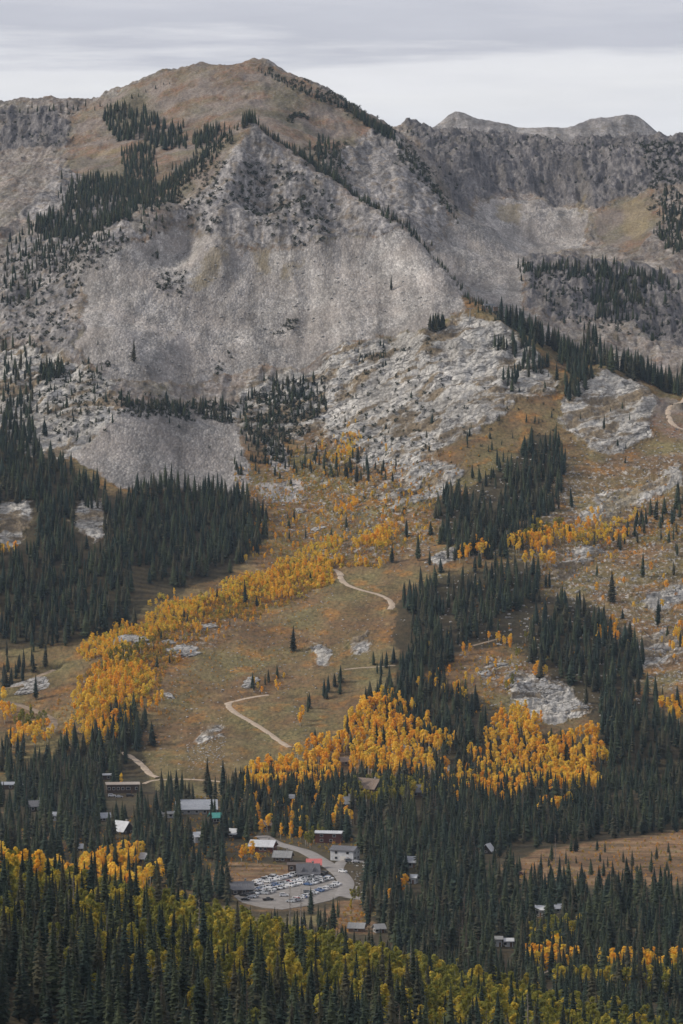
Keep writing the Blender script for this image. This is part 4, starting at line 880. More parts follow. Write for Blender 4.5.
def rock_mesh(seed, sub=5):
    bm = bmesh.new(); bmesh.ops.create_icosphere(bm, subdivisions=sub, radius=1.0); v = np.array([p.co for p in bm.verts]); o = seed * 31.7
    n = fbm(v[:, 0] + v[:, 2] * .7 + o, v[:, 1] + o + v[:, 2] * .4, .9, 4, .55) * .5 + fbm(v[:, 0] * .35 + o, v[:, 1] + v[:, 2] * 1.5 - o, .28, 4, .6, True) * .16
    cv, ce = cells(v[:, 0] * 1.0 + o, v[:, 1] + v[:, 2] * .6 - o, .42); n = n + (cv - .5) * .30 - np.clip(.2 - ce, 0, 1) * .5
    v = v * (1 + n[:, None]); v = np.sign(v) * np.abs(v) ** .85
    for p, q in zip(bm.verts, v): p.co = q
    me = bpy.data.meshes.new('rock'); bm.to_mesh(me); bm.free(); me.polygons.foreach_set('use_smooth', np.zeros(len(me.polygons), bool)); me.materials.append(M_ROCK); return me
OUT = [(34,692,42,20,10,'long pale rock slab beside the bare dirt patch at far left'), (131,650,42,26,18,'biggest pale outcrop among the golden bushes'), (184,658,38,20,24,'long slanting pale outcrop right of the biggest one'), (208,630,26,10,14,'low grey slab at the upper edge of the golden bushes'), (215,737,24,16,20,'isolated pale outcrop in the lower meadow'), (167,645,20,8,18,'small slab between the two large meadow outcrops'),
       (250,686,30,10,34,'narrow slanting slab above the bend of the lower track'), (318,650,9,8,0,'pale boulder in the upper meadow, left of a flat stone patch'), (328,653,8,7,0,'pale boulder in the upper meadow, beside its twin'), (168,700,10,12,10,'small pale rock on the right edge of the golden grove'), (300,515,12,12,0,'pale rock at the head of the meadow below the scree'), (318,532,18,8,20,'flat pale rock among the gold bushes'),
       (545,695,32,20,12,'large grey crag above the right golden grove'), (566,714,40,16,8,'broad broken crag just above the right golden grove'), (500,668,20,10,15,'small pale slab left of the dark slope forest'), (540,402,0,0,0,'')]
for i, (u, v, wp, hp, tilt, lab) in enumerate(OUT):
    if not wp: continue
    w = hit(u, v - hp * .35)[0]; s = w[1] / F_PX; o = obj('rock_outcrop', rock_mesh(i)); zz = float(ground(*w)); e = 6.0
    sy = float(ground(w[0], w[1] + e) - ground(w[0], w[1] - e)) / (2 * e); sx = float(ground(w[0] + e, w[1]) - ground(w[0] - e, w[1])) / (2 * e)
    nrm = Vector((-sx, -sy, 1)).normalized(); q = nrm.to_track_quat('Z', 'Y'); o.rotation_mode = 'QUATERNION'; q0 = Vector((0, 0, 1)).rotation_difference(nrm)
    o.rotation_quaternion = q0 @ Matrix.Rotation(R(tilt * 2.2), 4, 'Z').to_quaternion(); hx = wp * s / 2
    o.scale = (hx, max(hx * .34, hp * s * .75), max(1.0, hp * s * .22)); o.location = (w[0], w[1], zz - o.scale[2] * .42); o['label'] = lab; o['category'] = 'rock'
    a = np.linspace(0, 6.283, 12, endpoint=False); KEEP.append(np.c_[w[0] + hx * .8 * np.cos(a), w[1] + hx * .5 * np.sin(a)])

# ------------------------------------------------------------------ haze
HZB = MB(); HZB.box((0, 4200, 330), (9000, 9700, 680)); hz = obj('haze', HZB.mesh('haze', [])); hz['kind'] = 'stuff'
m = bpy.data.materials.new('thin_haze'); m.use_nodes = True; m.node_tree.nodes.clear(); vo = m.node_tree.nodes.new('ShaderNodeVolumePrincipled'); oo = m.node_tree.nodes.new('ShaderNodeOutputMaterial')
vo.inputs['Color'].default_value = (.62, .78, 1.0, 1); vo.inputs['Density'].default_value = 1.7e-5; vo.inputs['Anisotropy'].default_value = .1
m.node_tree.links.new(vo.outputs[0], oo.inputs['Volume']); hz.data.materials.append(m)
# ------------------------------------------------------------------ where every tree stands
def allowed(x, y, h, wide=.15, keep=True):
    ok = np.ones(len(x), bool)
    if keep:
        for w in KEEP: ok &= ~inside(x, y, w)
    z = ground(x, y); u, vb = project(x, y, z); _, vt = project(x, y, z + h); hw = F_PX / y * h * wide * .9
    for (u0, v0, u1, v1, d) in CLEAR:
        ok &= ~((u + hw > u0) & (u - hw < u1) & (vt < v1) & (vb > v0 + 2) & (y < d + 4))
    return ok
def strew(w, spacing, gaps=0.0, gsize=25, seed=0):
    """uneven even-ness: jittered spots inside a world polygon, thinned out by noise"""
    g = np.random.default_rng(int(abs(w.sum())) % 99991 + seed)
    x0, y0 = w.min(0); x1, y1 = w.max(0)
    gx, gy = np.meshgrid(np.arange(x0, x1 + spacing, spacing), np.arange(y0, y1 + spacing, spacing)); gx = gx.ravel(); gy = gy.ravel()
    gx = gx + g.uniform(-.55, .55, len(gx)) * spacing; gy = gy + g.uniform(-.55, .55, len(gy)) * spacing
    wx = gx + fbm(gx, gy, 24, 4) * 14; wy = gy + fbm(gx + 99, gy, 24, 4) * 30
    ok = inside(wx, wy, w) & (g.random(len(gx)) > .06)
    ok |= inside(gx + fbm(gx, gy, 40, 3) * 45, gy + fbm(gx + 99, gy, 40, 3) * 90, w) & (g.random(len(gx)) < .10)
    if gaps > 0: ok &= fbm(gx + 7, gy - 3, gsize, 3) > -.75 + gaps
    return np.c_[gx, gy][ok]
def heights(n, lo, hi, seed=0):
    g = np.random.default_rng(n + seed); return lo + (hi - lo) * g.beta(1.7, 1.9, n) - (g.random(n) < .12) * lo * .35 * g.random(n)
def stand(poly, spacing, hh, fn=hit, gaps=0.0, wide=(.72, 1.32), **kw):
    w = place_poly(poly, fn, **kw); p = strew(w, spacing, gaps)
    if not len(p): return np.zeros((0, 4))
    h = heights(len(p), *hh); ok = allowed(p[:, 0], p[:, 1], h)
    g = np.random.default_rng(len(p)); return np.c_[p, h, g.uniform(*wide, len(p))][ok]
def shift(poly, dy):   # the far side of a crest, hidden from the camera: the same spots moved back
    def fn(u, v, **k):
        w = hit(u, v); w[:, 1] += dy; return w
    return fn
def at_d(d):           # spots on a level line of sight at a known distance
    def fn(u, v, **k):
        tx, _ = ray(u, v); dd = d + 0 * np.asarray(u, float); return np.c_[tx * dd, dd]
    return fn

# conifers of the valley and the slopes -------------------------------------------------------------------
CON = []
def con(*a, **k): CON.append(stand(*a, **k))
# valley floor (bases hidden by the trees in front: level ground)
con([(362,912),(372,893),(430,885),(520,887),(600,893),(683,893),(800,893),(900,893),(900,1030),(640,1040),(560,1010),(480,978),(400,958)], 8.6, (13, 21), flat, .22)
con([(372,900),(352,880),(362,850),(400,806),(440,800),(495,818),(508,848),(505,866),(515,884),(430,892)], 8.6, (13, 20), flat, .1)
con([(440,800),(500,812),(545,845),(508,850),(480,850)], 9, (12, 19), flat, .1)
con([(0,800),(60,792),(180,800),(236,835),(226,862),(190,880),(200,894),(150,888),(100,872),(0,852)], 8.8, (12, 20), flat, .2)
con([(196,885),(240,893),(235,902),(200,902)], 8, (14, 19), flat, .1)
con([(-160,800),(0,800),(0,860),(-160,860)], 11, (12, 20), flat, .2)
con([(200,815),(300,800),(400,800),(360,838),(335,842),(300,838),(250,838),(225,830)], 8.6, (12, 18), flat, .18)
con([(205,802),(245,790),(330,785),(420,780),(440,798),(360,806),(260,806)], 8.0, (12, 18), hit, .2)
con([(275,905),(300,903),(340,906),(340,935),(285,930)], 13, (10, 15), flat, .1)
# foot of the slopes
con([(12,786),(40,770),(62,752),(95,742),(118,722),(146,728),(150,748),(128,764),(118,786),(60,795)], 6.6, (14, 20), hit, .1)
con([(105,735),(118,705),(145,708),(150,728),(148,745),(125,750)], 6.2, (13, 18), hit, .05)
con([(0,705),(10,690),(8,660),(30,668),(28,682),(14,690)], 9, (12, 17), hit, .2)
con([(-5,760),(15,740),(30,760),(12,786)], 7, (13, 18))
con([(430,800),(500,782),(560,797),(600,792),(618,752),(606,728),(640,702),(640,690),(683,735),(900,735),(900,834),(683,832),(620,838),(545,848),(500,818)], 8.0, (11, 20), hit, .1)
con([(440,745),(470,745),(480,790),(440,800),(420,790)], 8, (12, 17), hit, .15)
con([(365,702),(375,690),(400,684),(442,684),(478,706),(492,735),(482,752),(440,752),(402,735),(378,722)], 6.8, (10, 19), hit, .1)
con([(396,690),(400,665),(420,652),(450,640),(452,668),(430,690)], 6.4, (13, 18), hit, .1)
con([(408,610),(412,594),(438,594),(440,618),(438,652),(414,655)], 6.2, (12, 20), hit, .06)
con([(450,640),(448,604),(462,590),(500,576),(545,574),(548,590),(505,618),(486,640),(462,648)], 6.6, (10, 19), hit, .1)
con([(522,655),(540,622),(572,606),(600,622),(640,655),(640,690),(632,715),(648,752),(615,752),(600,728),(592,700),(560,676)], 6.8, (11, 20), hit, .1)
con([(440,540),(450,522),(470,512),(498,520),(510,478),(528,452),(558,448),(570,468),(560,502),(540,520),(525,545),(490,560),(450,556)], 6.4, (10, 20), hit, .12)
con([(434,512),(440,496),(466,498),(466,516),(440,520)], 6, (12, 16), hit, .1)
con([(470,480),(500,462),(505,482),(480,500)], 9, (9, 14), hit, .2)
con([(380,540),(560,520),(560,560),(440,585)], 24, (9, 16), hit, .3)
con([(600,540),(683,495),(683,520),(620,552)], 9, (9, 15), hit, .25); con([(672,500),(683,490),(700,488),(700,505),(676,506)], 6, (13, 18))
con([(560,530),(683,520),(683,690),(600,600)], 32, (6, 14), hit, .5)
con([(365,672),(372,655),(392,655),(392,668),(375,682)], 9, (9, 13), hit, .1)
con([(282,722),(310,700),(312,712),(290,728)], 9, (10, 14), hit, .1); con([(318,690),(342,684),(344,692),(320,698)], 8, (9, 14)); con([(248,690),(285,670),(290,680),(252,698)], 8, (7, 11), hit, .15)
con([(270,500),(345,520),(345,540),(290,560)], 30, (6, 11), hit, .2)
# the big forest at the left
con([(-150,430),(0,432),(28,445),(55,466),(86,484),(112,508),(135,500),(158,486),(190,488),(240,498),(264,515),(263,545),(226,572),(182,586),(150,588),(134,602),(130,628),(60,645),(0,650),(-150,655)], 6.3, (10, 20), hit, .05)
con([(0,420),(36,430),(38,445),(0,440)], 6, (11, 17)); con([(0,660),(60,652),(50,672),(0,690)], 12, (11, 16), hit, .2)
# ledges below the mountain
con([(0,430),(0,345),(30,360),(38,420)], 7.5, (9, 14), hit, .2); con([(38,372),(60,365),(62,378),(40,384)], 4.5, (11, 15)); con([(30,352),(110,372),(110,420),(60,440)], 10, (4, 9), hit, .5)
con([(112,398),(150,404),(215,402),(236,412),(236,422),(190,414),(130,414)], 5.5, (4, 13), hit, .45)
con([(242,405),(285,382),(320,385),(322,420),(290,428),(288,462),(262,470),(240,440)], 5.6, (4, 12), hit, .38); con([(310,452),(345,462),(395,470),(400,480),(345,482),(312,472)], 8, (7, 13), hit, .2)
con([(236,450),(300,448),(330,470),(300,482),(240,478)], 9, (5, 10), hit, .2)
con([(428,330),(452,326),(454,334),(430,336)], 3.6, (12, 17)); con([(355,345),(388,350),(384,368),(360,362)], 5, (4, 7), hit, .1)
con([(330,420),(560,360),(560,480),(400,520)], 30, (4, 9), hit, .55)
con([(490,345),(530,338),(545,372),(530,385),(520,360)], 5.2, (10, 15), hit, .1); con([(505,378),(520,372),(520,386),(506,390)], 5, (10, 14))
con([(568,400),(570,368),(588,362),(590,384),(584,398)], 4.6, (13, 18), hit, .0)
con([(455,440),(500,430),(540,420),(540,440),(470,460)], 13, (5, 11), hit, .5); con([(575,420),(660,400),(660,470),(575,460)], 26, (4, 9), hit, .5)
# behind the knob's crest
for (a, b, d) in (((500,318),(545,345),26), ((520,330),(570,362),40), ((560,362),(600,360),34), ((590,362),(640,380),40), ((625,374),(683,396),30), ((683,396),(780,410),30), ((640,380),(780,406),60)):
    n = int((b[0] - a[0]) / 2.0); t = np.linspace(0, 1, n); g = np.random.default_rng(n + d)
    w = hit(a[0] + (b[0] - a[0]) * t, a[1] + (b[1] - a[1]) * t + 4); w[:, 1] += d * g.uniform(.2, 1.2, n); w[:, 0] += g.uniform(-3, 3, n)
    CON.append(np.c_[w, g.uniform(14, 21, n) + d * .05, g.uniform(.85, 1.1, n)])
con([(470,300),(500,314),(498,322),(470,310)], 7, (4, 9))
# moraine and basin
con([(520,266),(560,268),(600,268),(640,272),(683,284),(683,292),(610,280),(525,274)], 5.6, (6, 14), hit, .42)
con([(588,290),(600,275),(640,285),(640,305),(622,322),(595,318)], 6.5, (8, 14), hit, .12); con([(520,285),(683,300),(683,350),(560,330)], 24, (6, 12), hit, .2)
con([(660,195),(683,190),(720,190),(720,255),(664,252)], 7, (7, 12), hit, .18)
# the ravine under the back peak and its upper forest
con([(28,228),(60,212),(72,185),(110,178),(150,184),(152,196),(135,214),(112,226),(78,240),(40,238)], 5.6, (7, 15), hit, .42)
con([(0,245),(28,232),(60,245),(40,300),(0,310)], 11, (7, 13), hit, .2)
con([(100,118),(112,108),(148,116),(170,128),(186,132),(184,150),(165,150),(140,140),(118,142)], 5.8, (7, 16), hit, .42)
con([(122,156),(152,140),(155,165),(150,185),(125,175)], 6, (7, 14), hit, .42)
con([(192,140),(212,128),(226,128),(214,142),(196,150)], 5, (9, 13), hit, .05); con([(160,190),(215,148),(222,155),(170,205)], 7, (5, 10), hit, .15)
con([(240,126),(262,122),(262,128),(242,130)], 4, (12, 17), hit, .0)
for (a, b, d, lo, hi) in (((258,127),(420,240),22,5,11), ((300,158),(345,187),40,8,14), ((425,244),(470,300),14,4,8)):
    n = int((b[0] - a[0]) / 1.7); t = np.linspace(0, 1, n); g = np.random.default_rng(n)
    w = hit(a[0] + (b[0] - a[0]) * t, a[1] + (b[1] - a[1]) * t + 5); w[:, 1] += d * g.uniform(.3, 1.6, n)
    CON.append(np.c_[w, g.uniform(lo, hi, n), g.uniform(.9, 1.3, n)])
con([(305,158),(318,140),(338,148),(344,166),(330,178)], 8, (7, 13), hit, .2)
for (a, b, k, lo, hi) in (((258,63),(300,84),1.6,3,6), ((300,84),(345,101),1.4,4,8), ((345,101),(395,134),.9,6,12), ((395,134),(440,190),1.6,4,9), ((440,190),(458,216),2,4,8), ((396,124),(450,134),3.5,3,6), ((450,134),(683,140),4,2,5), ((20,104),(100,101),6,5,10), ((105,101),(170,76),7,3,6)):
    n = int(max(3, (b[0] - a[0]) / k)); t = np.linspace(0, 1, n); g = np.random.default_rng(n + 5); t = np.clip(t + g.uniform(-.5, .5, n) / n, 0, 1)
    w = hit(a[0] + (b[0] - a[0]) * t, a[1] + (b[1] - a[1]) * t + 5 + g.uniform(0, 5, n)); CON.append(np.c_[w, g.uniform(lo, hi, n), g.uniform(.9, 1.4, n)])
con([(350,108),(392,136),(380,140),(372,124)], 5, (7, 12), hit, .1)
con([(520,850),(683,838),(720,838),(720,884),(520,880)], 15, (4, 11), flat, .62)
con([(120,222),(150,192),(188,160),(214,142),(240,127),(238,140),(204,168),(166,206)], 5.2, (3, 10), hit, .45); con([(40,250),(100,232),(160,215),(160,228),(100,250),(50,280)], 8, (5, 10), hit, .3)
con([(262,770),(340,740),(385,706),(438,750),(400,790),(290,798)], 13, (8, 15), hit, .3); con([(480,760),(540,735),(607,760),(590,800),(500,810)], 12, (8, 16), hit, .25); con([(80,660),(200,600),(340,560),(330,590),(200,640),(110,720)], 22, (4, 9), hit, .3)
CON = np.concatenate(CON)

# foreground hill -----------------------------------------------------------------------------------------
def box_w(d0, d1, u0, u1):
    return np.array([((u - W_PX / 2) / F_PX * d, d) for d, u in ((d0, u0), (d0, u1), (d1, u1), (d1, u0))])
g = np.random.default_rng(21)
p = strew(box_w(885, 1325, -120, 800), 6.6, .05, 40)
u_ = W_PX / 2 + F_PX * p[:, 0] / p[:, 1]; clump = fbm(p[:, 0], p[:, 1], 32, 3)
dens = np.where(u_ < 215, np.where(p[:, 1] > 1150, .20, np.where(p[:, 1] > 1020, .46, .88)), np.where(p[:, 1] > 1130, np.where(u_ > 420, .13, .05), np.where(p[:, 1] > 1065, .20, np.where(p[:, 1] > 1020, .42, .85)))) + clump * .5
p = p[g.random(len(p)) < dens]; h = heights(len(p), 12, 22.5); wf = g.uniform(.85, 1.15, len(p))
ok = allowed(p[:, 0], p[:, 1], h); FG_CON = np.c_[p, h, wf][ok]
p = strew(box_w(960, 1320, -120, 800), 4.6, .0, 40, 3)
u_ = W_PX / 2 + F_PX * p[:, 0] / p[:, 1]; clump = fbm(p[:, 0] + 40, p[:, 1], 30, 3)
dens = np.where(u_ < 215, np.where(p[:, 1] > 1150, .85, .40), np.where(p[:, 1] > 1140, .97, np.where(p[:, 1] > 1075, .82, np.where(p[:, 1] > 1020, .34, .10)))) + clump * .5
p = p[g.random(len(p)) < dens]; h = heights(len(p), 6, 13.5); ok = allowed(p[:, 0], p[:, 1], h); FG_ASP = np.c_[p, h, g.uniform(.85, 1.15, len(p))][ok]
p = strew(np.array([(-140., 1340.), (130., 1340.), (90., 1690.), (-190., 1690.)]), 10.5, .1, 40, 5); h = heights(len(p), 10, 17); ok = allowed(p[:, 0], p[:, 1], h); CON = np.r_[CON, np.c_[p, h, g.uniform(.85, 1.15, len(p))][ok]]
_d = np.hypot(FG_ASP[:, None, 0] - FG_CON[None, :, 0], FG_ASP[:, None, 1] - FG_CON[None, :, 1]).min(1); FG_ASP = FG_ASP[_d > 2.2]

# golden aspens of the slopes and the valley ------------------------------------------------------------------
GOLD = []
def gold(*a, **k): GOLD.append(stand(*a, **k))
gold([(244,783),(262,770),(300,762),(318,752),(340,740),(362,716),(385,706),(412,722),(438,750),(434,780),(400,784),(360,778),(330,790),(290,800),(250,796)], 4.9, (7.5, 13.5), hit, .3)
gold([(532,752),(548,742),(600,742),(607,770),(596,792),(560,800),(540,785)], 4.7, (7.5, 13.5), hit, .22)
gold([(492,725),(535,715),(540,735),(510,745)], 4.8, (8, 12), hit, .15); gold([(470,760),(500,740),(535,750),(540,795),(500,815),(470,790)], 5.6, (9, 13), hit, .25)
gold([(540,812),(570,808),(572,816),(542,820)], 4.2, (9, 12)); gold([(445,790),(470,770),(475,800),(450,815)], 8, (9, 13), hit, .25)
gold([(420,690),(470,690),(470,705),(425,702)], 6.5, (9, 12), hit, .2); gold([(382,700),(400,700),(402,715),(386,712)], 6, (9, 12)); gold([(415,740),(450,740),(450,755),(420,752)], 6, (9, 13), hit, .15)
gold([(72,715),(80,692),(118,680),(140,700),(128,725),(108,745),(86,742)], 4.8, (6, 12), hit, .25); gold([(145,708),(160,700),(165,712),(148,720)], 5, (7, 10))
gold([(8,742),(45,732),(46,745),(10,752)], 4.6, (8, 11), hit, .1); gold([(-3,700),(12,700),(12,725),(-3,725)], 5, (8, 11)); gold([(52,742),(68,738),(68,748),(54,750)], 4.5, (8, 11)); gold([(-2,550),(12,545),(12,562),(-2,562)], 4.5, (7, 9))
gold([(74,665),(84,648),(110,638),(160,612),(230,586),(275,572),(300,570),(298,585),(225,604),(160,630),(110,652),(84,668)], 4.2, (3, 7.5), hit, .32)
gold([(78,690),(110,665),(140,660),(135,680),(95,690)], 4.6, (6, 9), hit, .2)
gold([(300,572),(340,560),(382,565),(380,574),(330,582),(300,584)], 4.2, (5, 8.5), hit, .1); gold([(272,592),(290,590),(290,600),(274,602)], 4, (5, 8)); gold([(355,545),(385,528),(398,530),(390,542),(362,552)], 4, (5, 8.5)); gold([(335,512),(352,504),(358,510),(340,518)], 4, (5, 8))
gold([(325,545),(345,535),(350,545),(330,552)], 5, (4, 7)); gold([(190,630),(206,625),(206,634),(192,638)], 4, (5, 7.5)); gold([(325,455),(350,440),(350,455),(330,466)], 5, (4, 6.5), hit, .2)
gold([(508,545),(545,540),(572,535),(575,545),(540,552),(512,556)], 4.6, (8, 12), hit, .15); gold([(575,530),(600,515),(606,525),(580,540)], 5, (5, 9), hit, .2); gold([(600,548),(625,530),(630,540),(610,555)], 5, (7, 10), hit, .15)
gold([(455,558),(492,548),(494,556),(460,565)], 5.5, (9, 12), hit, .2); gold([(528,565),(545,560),(548,570),(532,574)], 4.5, (9, 12)); gold([(598,640),(620,630),(622,640),(602,646)], 5, (6, 9), hit, .1)
gold([(658,718),(683,705),(700,705),(700,722),(662,728)], 4.5, (8, 12), hit, .1); gold([(672,580),(683,572),(700,572),(690,588)], 5, (7, 10)); gold([(535,675),(548,668),(550,676),(538,682)], 4.5, (7, 10)); gold([(496,645),(515,640),(516,650),(498,654)], 5, (5, 8)); gold([(672,640),(690,635),(690,650),(674,652)], 5, (6, 9))
gold([(282,726),(300,718),(302,726),(286,732)], 4.5, (8, 11)); gold([(250,690),(262,686),(264,692),(252,696)], 4, (5, 8)); gold([(275,690),(286,680),(290,686),(280,692)], 4, (4, 6))
gold([(78,872),(98,862),(138,858),(140,868),(100,876)], 3.6, (8, 12), flat, .02); gold([(-5,880),(60,880),(150,890),(150,900),(60,896),(-5,896)], 6, (10, 15), hit, .1)
gold([(528,975),(560,960),(575,975),(560,990),(535,990)], 4.4, (9, 13), flat, .05); gold([(598,985),(630,975),(660,980),(683,978),(683,995),(610,1000)], 5, (9, 13), flat, .15); gold([(675,985),(690,985),(690,1000),(676,1000)], 4, (9, 13), flat)
gold([(240,860),(262,855),(262,862),(242,866)], 7, (7, 10), flat); gold([(380,905),(400,880),(402,890),(390,910)], 7, (7, 10), flat); gold([(100,790),(135,790),(130,805),(105,805)], 14, (7, 10), hit)
gold([(235,560),(330,500),(430,490),(440,540),(340,560),(260,580)], 13, (3.5, 7.5), hit, .45); gold([(150,640),(270,590),(280,610),(190,660)], 9, (3, 6), hit, .4); gold([(430,640),(540,640),(500,700),(440,690)], 15, (5, 9), hit, .45); gold([(560,560),(683,520),(683,680),(600,640)], 24, (4, 9), hit, .5); gold([(300,470),(340,430),(400,450),(420,500),(330,500)], 12, (3, 6), hit, .4); gold([(240,800),(330,790),(360,835),(250,845)], 13, (7, 11), flat, .3)
GOLD = np.concatenate(GOLD)
LIMEV = [stand([(330,800),(360,790),(430,790),(440,802),(360,812)], 5, (8, 11), hit, .15), stand([(300,842),(345,812),(350,818),(310,850)], 9, (7, 10), flat, .2), stand([(525,950),(545,935),(575,935),(570,955),(535,965)], 4.5, (9, 12), flat, .1),
         stand([(350,905),(375,885),(378,898),(360,915)], 6, (6, 9), flat, .1), stand([(100,660),(145,640),(148,665),(120,675)], 5, (6, 9), hit, .1), stand([(515,540),(560,530),(565,540),(520,550)], 5.5, (8, 11), hit, .15), stand([(15,720),(45,715),(45,735),(18,735)], 5, (7, 10)), stand([(500,690),(520,640),(530,640),(515,690)], 9, (6, 9)), stand([(540,1012),(683,1000),(683,1030),(560,1030)], 7, (9, 13), flat, .1)]
LIMEV = np.concatenate(LIMEV)
# brush and low aspen thicket
TH = [stand([(74,668),(84,648),(110,636),(160,610),(230,584),(275,568),(335,560),(385,566),(380,574),(330,584),(298,588),(225,606),(160,632),(110,655)], 3.1, (1.6, 4.4), hit, .36), stand([(72,715),(80,690),(118,662),(150,655),(150,690),(128,725),(108,745),(86,742)], 3.4, (1.8, 4.5), hit, .2), stand([(355,548),(385,526),(400,528),(390,544)], 3, (2, 4), hit, .1), stand([(280,565),(330,535),(345,545),(300,572)], 3.6, (1.5, 3.6), hit, .3), stand([(570,535),(640,508),(645,516),(580,545)], 3.2, (1.6, 3.6), hit, .3), stand([(325,462),(345,436),(365,440),(355,465)], 3.2, (1.6, 3.8), hit, .3)]
TH = np.concatenate(TH)
BR = []
def br(*a, **k): BR.append(stand(*a, **k))
br([(75,690),(110,650),(180,615),(270,575),(350,555),(350,575),(240,620),(180,640),(160,700),(110,720)], 3.6, (1.2, 3.4), hit, .25)
br([(160,650),(260,600),(330,580),(330,640),(200,700),(150,760)], 5.5, (.5, 1.4), hit, .4); br([(290,560),(400,500),(440,520),(400,560)], 7, (.8, 2.4), hit, .35)
br([(262,500),(330,480),(340,540),(275,570)], 6, (.8, 2.6), hit, .35); br([(236,470),(330,440),(360,470),(345,490),(240,500)], 5.5, (1, 3.2), hit, .3)
br([(440,520),(683,470),(683,700),(500,660)], 11, (.8, 2.2), hit, .4); br([(330,470),(440,450),(520,440),(430,510)], 9, (.8, 2.2), hit, .4)
br([(190,880),(230,862),(310,866),(310,876),(240,890)], 5, (.5, 1.3), flat, .3); br([(505,868),(545,850),(620,840),(683,832),(720,832),(720,884),(515,884)], 6, (.6, 1.6), flat, .4); br([(330,905),(372,902),(375,930),(330,932)], 4.5, (.8, 2.2), flat, .2); br([(10,828),(90,825),(90,850),(15,850)], 5, (.6, 1.5), flat, .2)
br([(80,680),(120,640),(240,590),(330,565),(335,580),(250,610),(180,650),(130,690)], 3.4, (1.0, 3.2), hit, .3); br([(230,520),(330,470),(440,470),(440,540),(360,565),(260,575)], 5.0, (.8, 3.0), hit, .45); br([(420,680),(500,640),(530,650),(500,720)], 5, (.8, 2.5), hit, .4); br([(520,560),(683,500),(683,540),(560,580)], 5.5, (.8, 2.6), hit, .45); br([(60,690),(140,740),(60,740),(5,720)], 4.5, (.6, 1.8), hit, .35); br([(0,870),(180,800),(330,800),(360,850),(230,865),(200,890)], 5, (.6, 1.8), flat, .45)
BR = np.concatenate(BR)
SC = []
def sc(*a, **k): SC.append(stand(*a, **k))
sc([(185,205),(215,165),(240,165),(240,215),(225,232),(195,225)], 6.5, (1.5, 3.6), hit, .55, (1, 1.7)); sc([(235,160),(300,170),(335,205),(325,240),(270,240),(240,215)], 6.5, (1.5, 4.2), hit, .58, (1, 1.7))
sc([(60,250),(160,225),(110,262),(72,300)], 5.5, (1.5, 3.5), hit, .3, (1, 1.6)); sc([(145,205),(215,145),(235,140),(165,218)], 5, (1.2, 3), hit, .25, (1, 1.5)); sc([(0,250),(70,260),(75,340),(0,345)], 10, (1.5, 3.6), hit, .35, (1, 1.6))
sc([(158,280),(182,275),(184,295),(160,298)], 4.5, (1.6, 3.2), hit, .1, (1, 1.5)); sc([(262,332),(305,318),(305,326),(268,334)], 3.4, (1.4, 2.8), hit, .05, (1, 1.7)); sc([(210,372),(232,352),(236,360),(214,376)], 4, (1.6, 3.4), hit, .05, (1, 1.6))
sc([(242,405),(290,380),(320,395),(310,440),(262,468)], 5, (1.6, 4), hit, .2, (1, 1.6)); sc([(112,400),(236,402),(236,418),(120,414)], 4.5, (1.5, 3.4), hit, .2, (1, 1.6)); sc([(310,385),(400,335),(440,335),(440,450),(330,470)], 10, (1.2, 3), hit, .4, (1, 1.6))
sc([(400,130),(683,142),(683,195),(440,190)], 15, (1.2, 3), hit, .62, (1, 1.6)); sc([(640,145),(700,140),(700,250),(662,250)], 7, (1.5, 4), hit, .3, (1, 1.6)); sc([(520,265),(700,285),(700,345),(560,325)], 9, (1.5, 3.5), hit, .4, (1, 1.6)); sc([(285,118),(308,114),(308,120),(288,122)], 4, (2, 4), hit, 0, (1.2, 1.8)); sc([(0,110),(75,115),(60,150),(0,140)], 12, (1.5, 3), hit, .4, (1, 1.6)); sc([(30,350),(112,372),(110,430),(50,440)], 7, (1.5, 3.4), hit, .3, (1, 1.6)); sc([(300,440),(560,350),(560,500),(380,520)], 17, (1, 2.4), hit, .4, (1, 1.6))
sc([(304,150),(345,140),(350,190),(320,175)], 7, (2, 4), hit, .3, (1, 1.5)); sc([(395,134),(412,148),(456,214),(440,205),(400,160)], 5.5, (1.5, 4), hit, .25, (1, 1.5)); sc([(258,66),(345,100),(392,132),(380,134),(300,92)], 6, (1.5, 4), hit, .25, (1, 1.5))
SC = np.concatenate(SC)
# bare dead trees
def dead_mesh(rnd):
    b = MB(); b.tube([(0, 0, -.03), (.004, .003, .5), (-.006, 0, 1.0)], [.016, .010, .002], 6)
    for i in range(46):
        h = rnd.uniform(.18, .97); a = rnd.uniform(0, 6.28); L = .15 * (1.08 - h) * rnd.uniform(.5, 1.2) + .012; c, s = math.cos(a), math.sin(a); q = rnd.uniform(-.3, .25)
        b.tube([(0, 0, h), (L * .6 * c, L * .6 * s, h + L * q * .4), (L * c, L * s, h + L * q)], [.0042, .003, .0012], 3)
    return b
DM = [dead_mesh(rnd) for _ in range(3)]
DMm = [d.mesh('dead_tree', [M_DEAD]) for d in DM]
def bare_(d):
    v, f, t, m = d.arrays(); return v, f, t, m + 1
SP_MID += [bare_(DM[0])]
